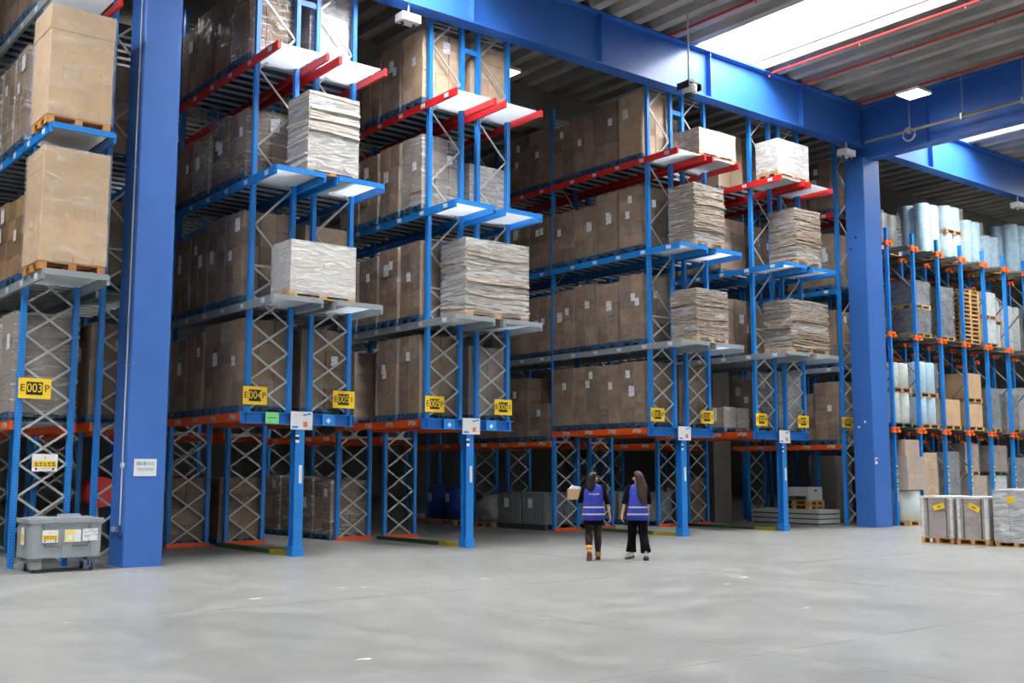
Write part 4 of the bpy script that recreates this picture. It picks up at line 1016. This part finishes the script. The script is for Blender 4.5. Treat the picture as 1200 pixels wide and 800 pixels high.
        # shoe: shaft, upper and sole, laid from heel to toe
        t = Vector(G[2]); f = (t-an); f.z = 0; f.normalize(); sdv = Vector((f.y, -f.x, 0)); heel = an-f*.05; pit = (t-an); up_ = sdv.cross(pit.normalized()); 
        if up_.z < 0: up_ = -up_
        L = pit.length+.07; dirn = pit.normalized()
        def P(u, v, ww): return tuple(heel+dirn*u+sdv*v+up_*ww)
        R = []
        for u, hw, hh in ((-.01, .028, .075), (.03, .042, .085), (.09, .044, .07), (.15, .046, .05), (L-.02, .040, .035), (L+.015, .02, .02)):
            R.append([P(u, hw*math.cos(a), -.035+(hh+.035)*(math.sin(a) if math.sin(a) > 0 else 0)) for a in [i*math.pi/6 for i in range(12)]])
        mu, msole = (BOOT, SOLE) if not spec['trousers'] else (SHOEW, SOLEG)
        MB().rings(R).obj('shoe', mu, o, smooth=True)
        ss = MB(); ss.rings([[P(u, v*w_, zz) for u, w_ in ((-.015, .03), (.05, .05), (.12, .048), (L-.03, .048), (L+.015, .025)) for v in (1,)]+[P(u, -w_, zz) for u, w_ in ((L+.015, .025), (L-.03, .048), (.12, .048), (.05, .05), (-.015, .03))] for zz in (-.062, -.03)])
        ss.obj('sole', msole, o)
        if not spec['trousers']: MB().tube([an+Vector((0, 0, -.02)), an+Vector((0, -.005, .05)), an.lerp(k, .2)], [.058, .06, .062], 12).obj('boot_shaft', BOOT, o, smooth=True)
    if spec['trousers']: MB().rings(loft([(0, 0, .72, .19, .125), (0, 0, .82, .20, .13), (0, 0, .95, .17, .115), (0, 0, 1.02, .15, .105)])).obj('trouser_seat', TROU, o, smooth=True)
    else: MB().rings(loft([(0, 0, .665, .195, .135), (0, 0, .75, .20, .14), (0, 0, .9, .175, .12), (0, 0, 1.02, .15, .105)])).obj('skirt', SHIRT, o, smooth=True)
    W = spec['vest']
    rows = [(0, 0, .745, .225, .15), (0, 0, .85, .218, .148), (0, 0, .98, .198, .138), (0, 0, 1.1, .188, .132), (0, 0, 1.22, .19, .13), (0, 0, 1.32, .19, .118), (0, 0, 1.385, .16, .09), (0, 0, 1.42, .085, .065)]
    rows = [(a, b_, z, rx*W, ry*W) for a, b_, z, rx, ry in rows]
    v = MB().rings(loft(rows, 28)).obj('vest', VEST, o, smooth=True)
    for z0, z1 in ((.845, .875), (.975, 1.005)):
        def at(z):
            for i in range(len(rows)-1):
                if rows[i][2] <= z <= rows[i+1][2]:
                    t = (z-rows[i][2])/(rows[i+1][2]-rows[i][2]); return rows[i][3]+(rows[i+1][3]-rows[i][3])*t+.004, rows[i][4]+(rows[i+1][4]-rows[i][4])*t+.004
        MB().rings(loft([(0, 0, z0)+at(z0), (0, 0, z1)+at(z1)], 28), cap=False).obj('reflective_band', BAND, v, smooth=True)
    if spec.get('back'): text('lettering', spec['back'], .05, WHITE, v, (spec.get('backx', 0), -.134*W, 1.235))
    # hair: cap plus falling length
    hx, hy = -nx, -ny                                    # back of the head
    HR = []
    for z, r0, r1, shx in spec['hair']:
        HR.append((hx*shx+spec.get('hairx', 0)*max(0, (1.5-z)*2), hy*shx-max(0, (1.45-z))*.12-(.06 if z < 1.42 else 0), z, r0, r1))
    MB().rings(loft(HR, 18, .9)).obj('hair', spec['hairm'], o, smooth=True)
    return o
P1 = dict(turn=math.radians(62), sleeve=.08, trousers=False, vest=1.0, back='ANAUAR', hairm=HAIRB,
          arm_l=((-.25, .05, 1.10), (-.24, .27, 1.10), (-.2, 1, .1), (.3, 0, .9), 1.), arm_r=((.265, -.02, 1.07), (.31, .04, .86), (.1, .1, -1), (-.3, .9, 0), -1.),
          leg_l=((-.095, .0, .49), (-.10, -.20, .19), (-.10, -.10, .045)), leg_r=((.085, .10, .48), (.085, .10, .095), (.095, .25, .07)),
          hair=[(1.30, .03, .02, .075), (1.34, .085, .05, .07), (1.42, .105, .075, .065), (1.50, .092, .094, .055), (1.56, .09, .098, .04), (1.61, .085, .094, .012), (1.645, .052, .058, .005), (1.655, .01, .012, 0)])
rz = YAW-math.pi/2
pw1 = person((14.27, 15.46, 0), rz, 'woman in a blue vest, dark skirt, tights and mustard boots carrying a carton', P1)
P2 = dict(turn=math.radians(-58), sleeve=.1, trousers=True, vest=.95, back="'", backx=-.09, hairm=HAIRN, hairx=.09,
          arm_l=((-.255, -.03, 1.07), (-.30, -.02, .86), (0, .1, -1), (.3, .9, 0), 1.), arm_r=((.225, .05, 1.08), (.21, .16, .88), (0, .3, -1), (-.3, .9, 0), -1.),
          leg_l=((-.10, .10, .50), (-.125, .10, .10), (-.20, .23, .065)), leg_r=((.10, -.02, .48), (.13, -.16, .12), (.135, -.03, .055)),
          hair=[(1.03, .03, .02, .02), (1.10, .075, .035, .02), (1.22, .095, .045, .03), (1.34, .105, .06, .045), (1.44, .100, .085, .065), (1.52, .092, .096, .055), (1.58, .09, .1, .04), (1.63, .082, .09, .012), (1.665, .05, .055, .005), (1.677, .01, .012, 0)])
pw2 = person((14.94, 14.95, 0), rz, 'woman with long brown hair in a blue vest, black trousers and white shoes', P2)
cb = thing('open_carton', (0, 0, 0), 'small open carton with white papers held under the woman\'s left arm', 'box', None, rz)
cb.location = pw1.matrix_basis @ Vector((-.345, .24, 1.13)) if False else Matrix.Translation((14.27, 15.46, 0)) @ Matrix.Rotation(rz, 4, 'Z') @ Vector((-.35, .26, 1.13))
for a in (-1, 1):
    MB().box(-.12, .12, a*.18-.004, a*.18+.004, 0, .2).obj('side', CARD2, cb); MB().box(a*.12-.004, a*.12+.004, -.18, .18, 0, .2).obj('side', CARD2, cb)
MB().box(-.12, .12, -.18, .18, 0, .008).obj('base', CARD2, cb)
MB().prism([(-.10, .19), (.11, .15), (.11, .24), (-.04, .265)], 'y', -.17, .16).obj('papers', WHITE, cb)
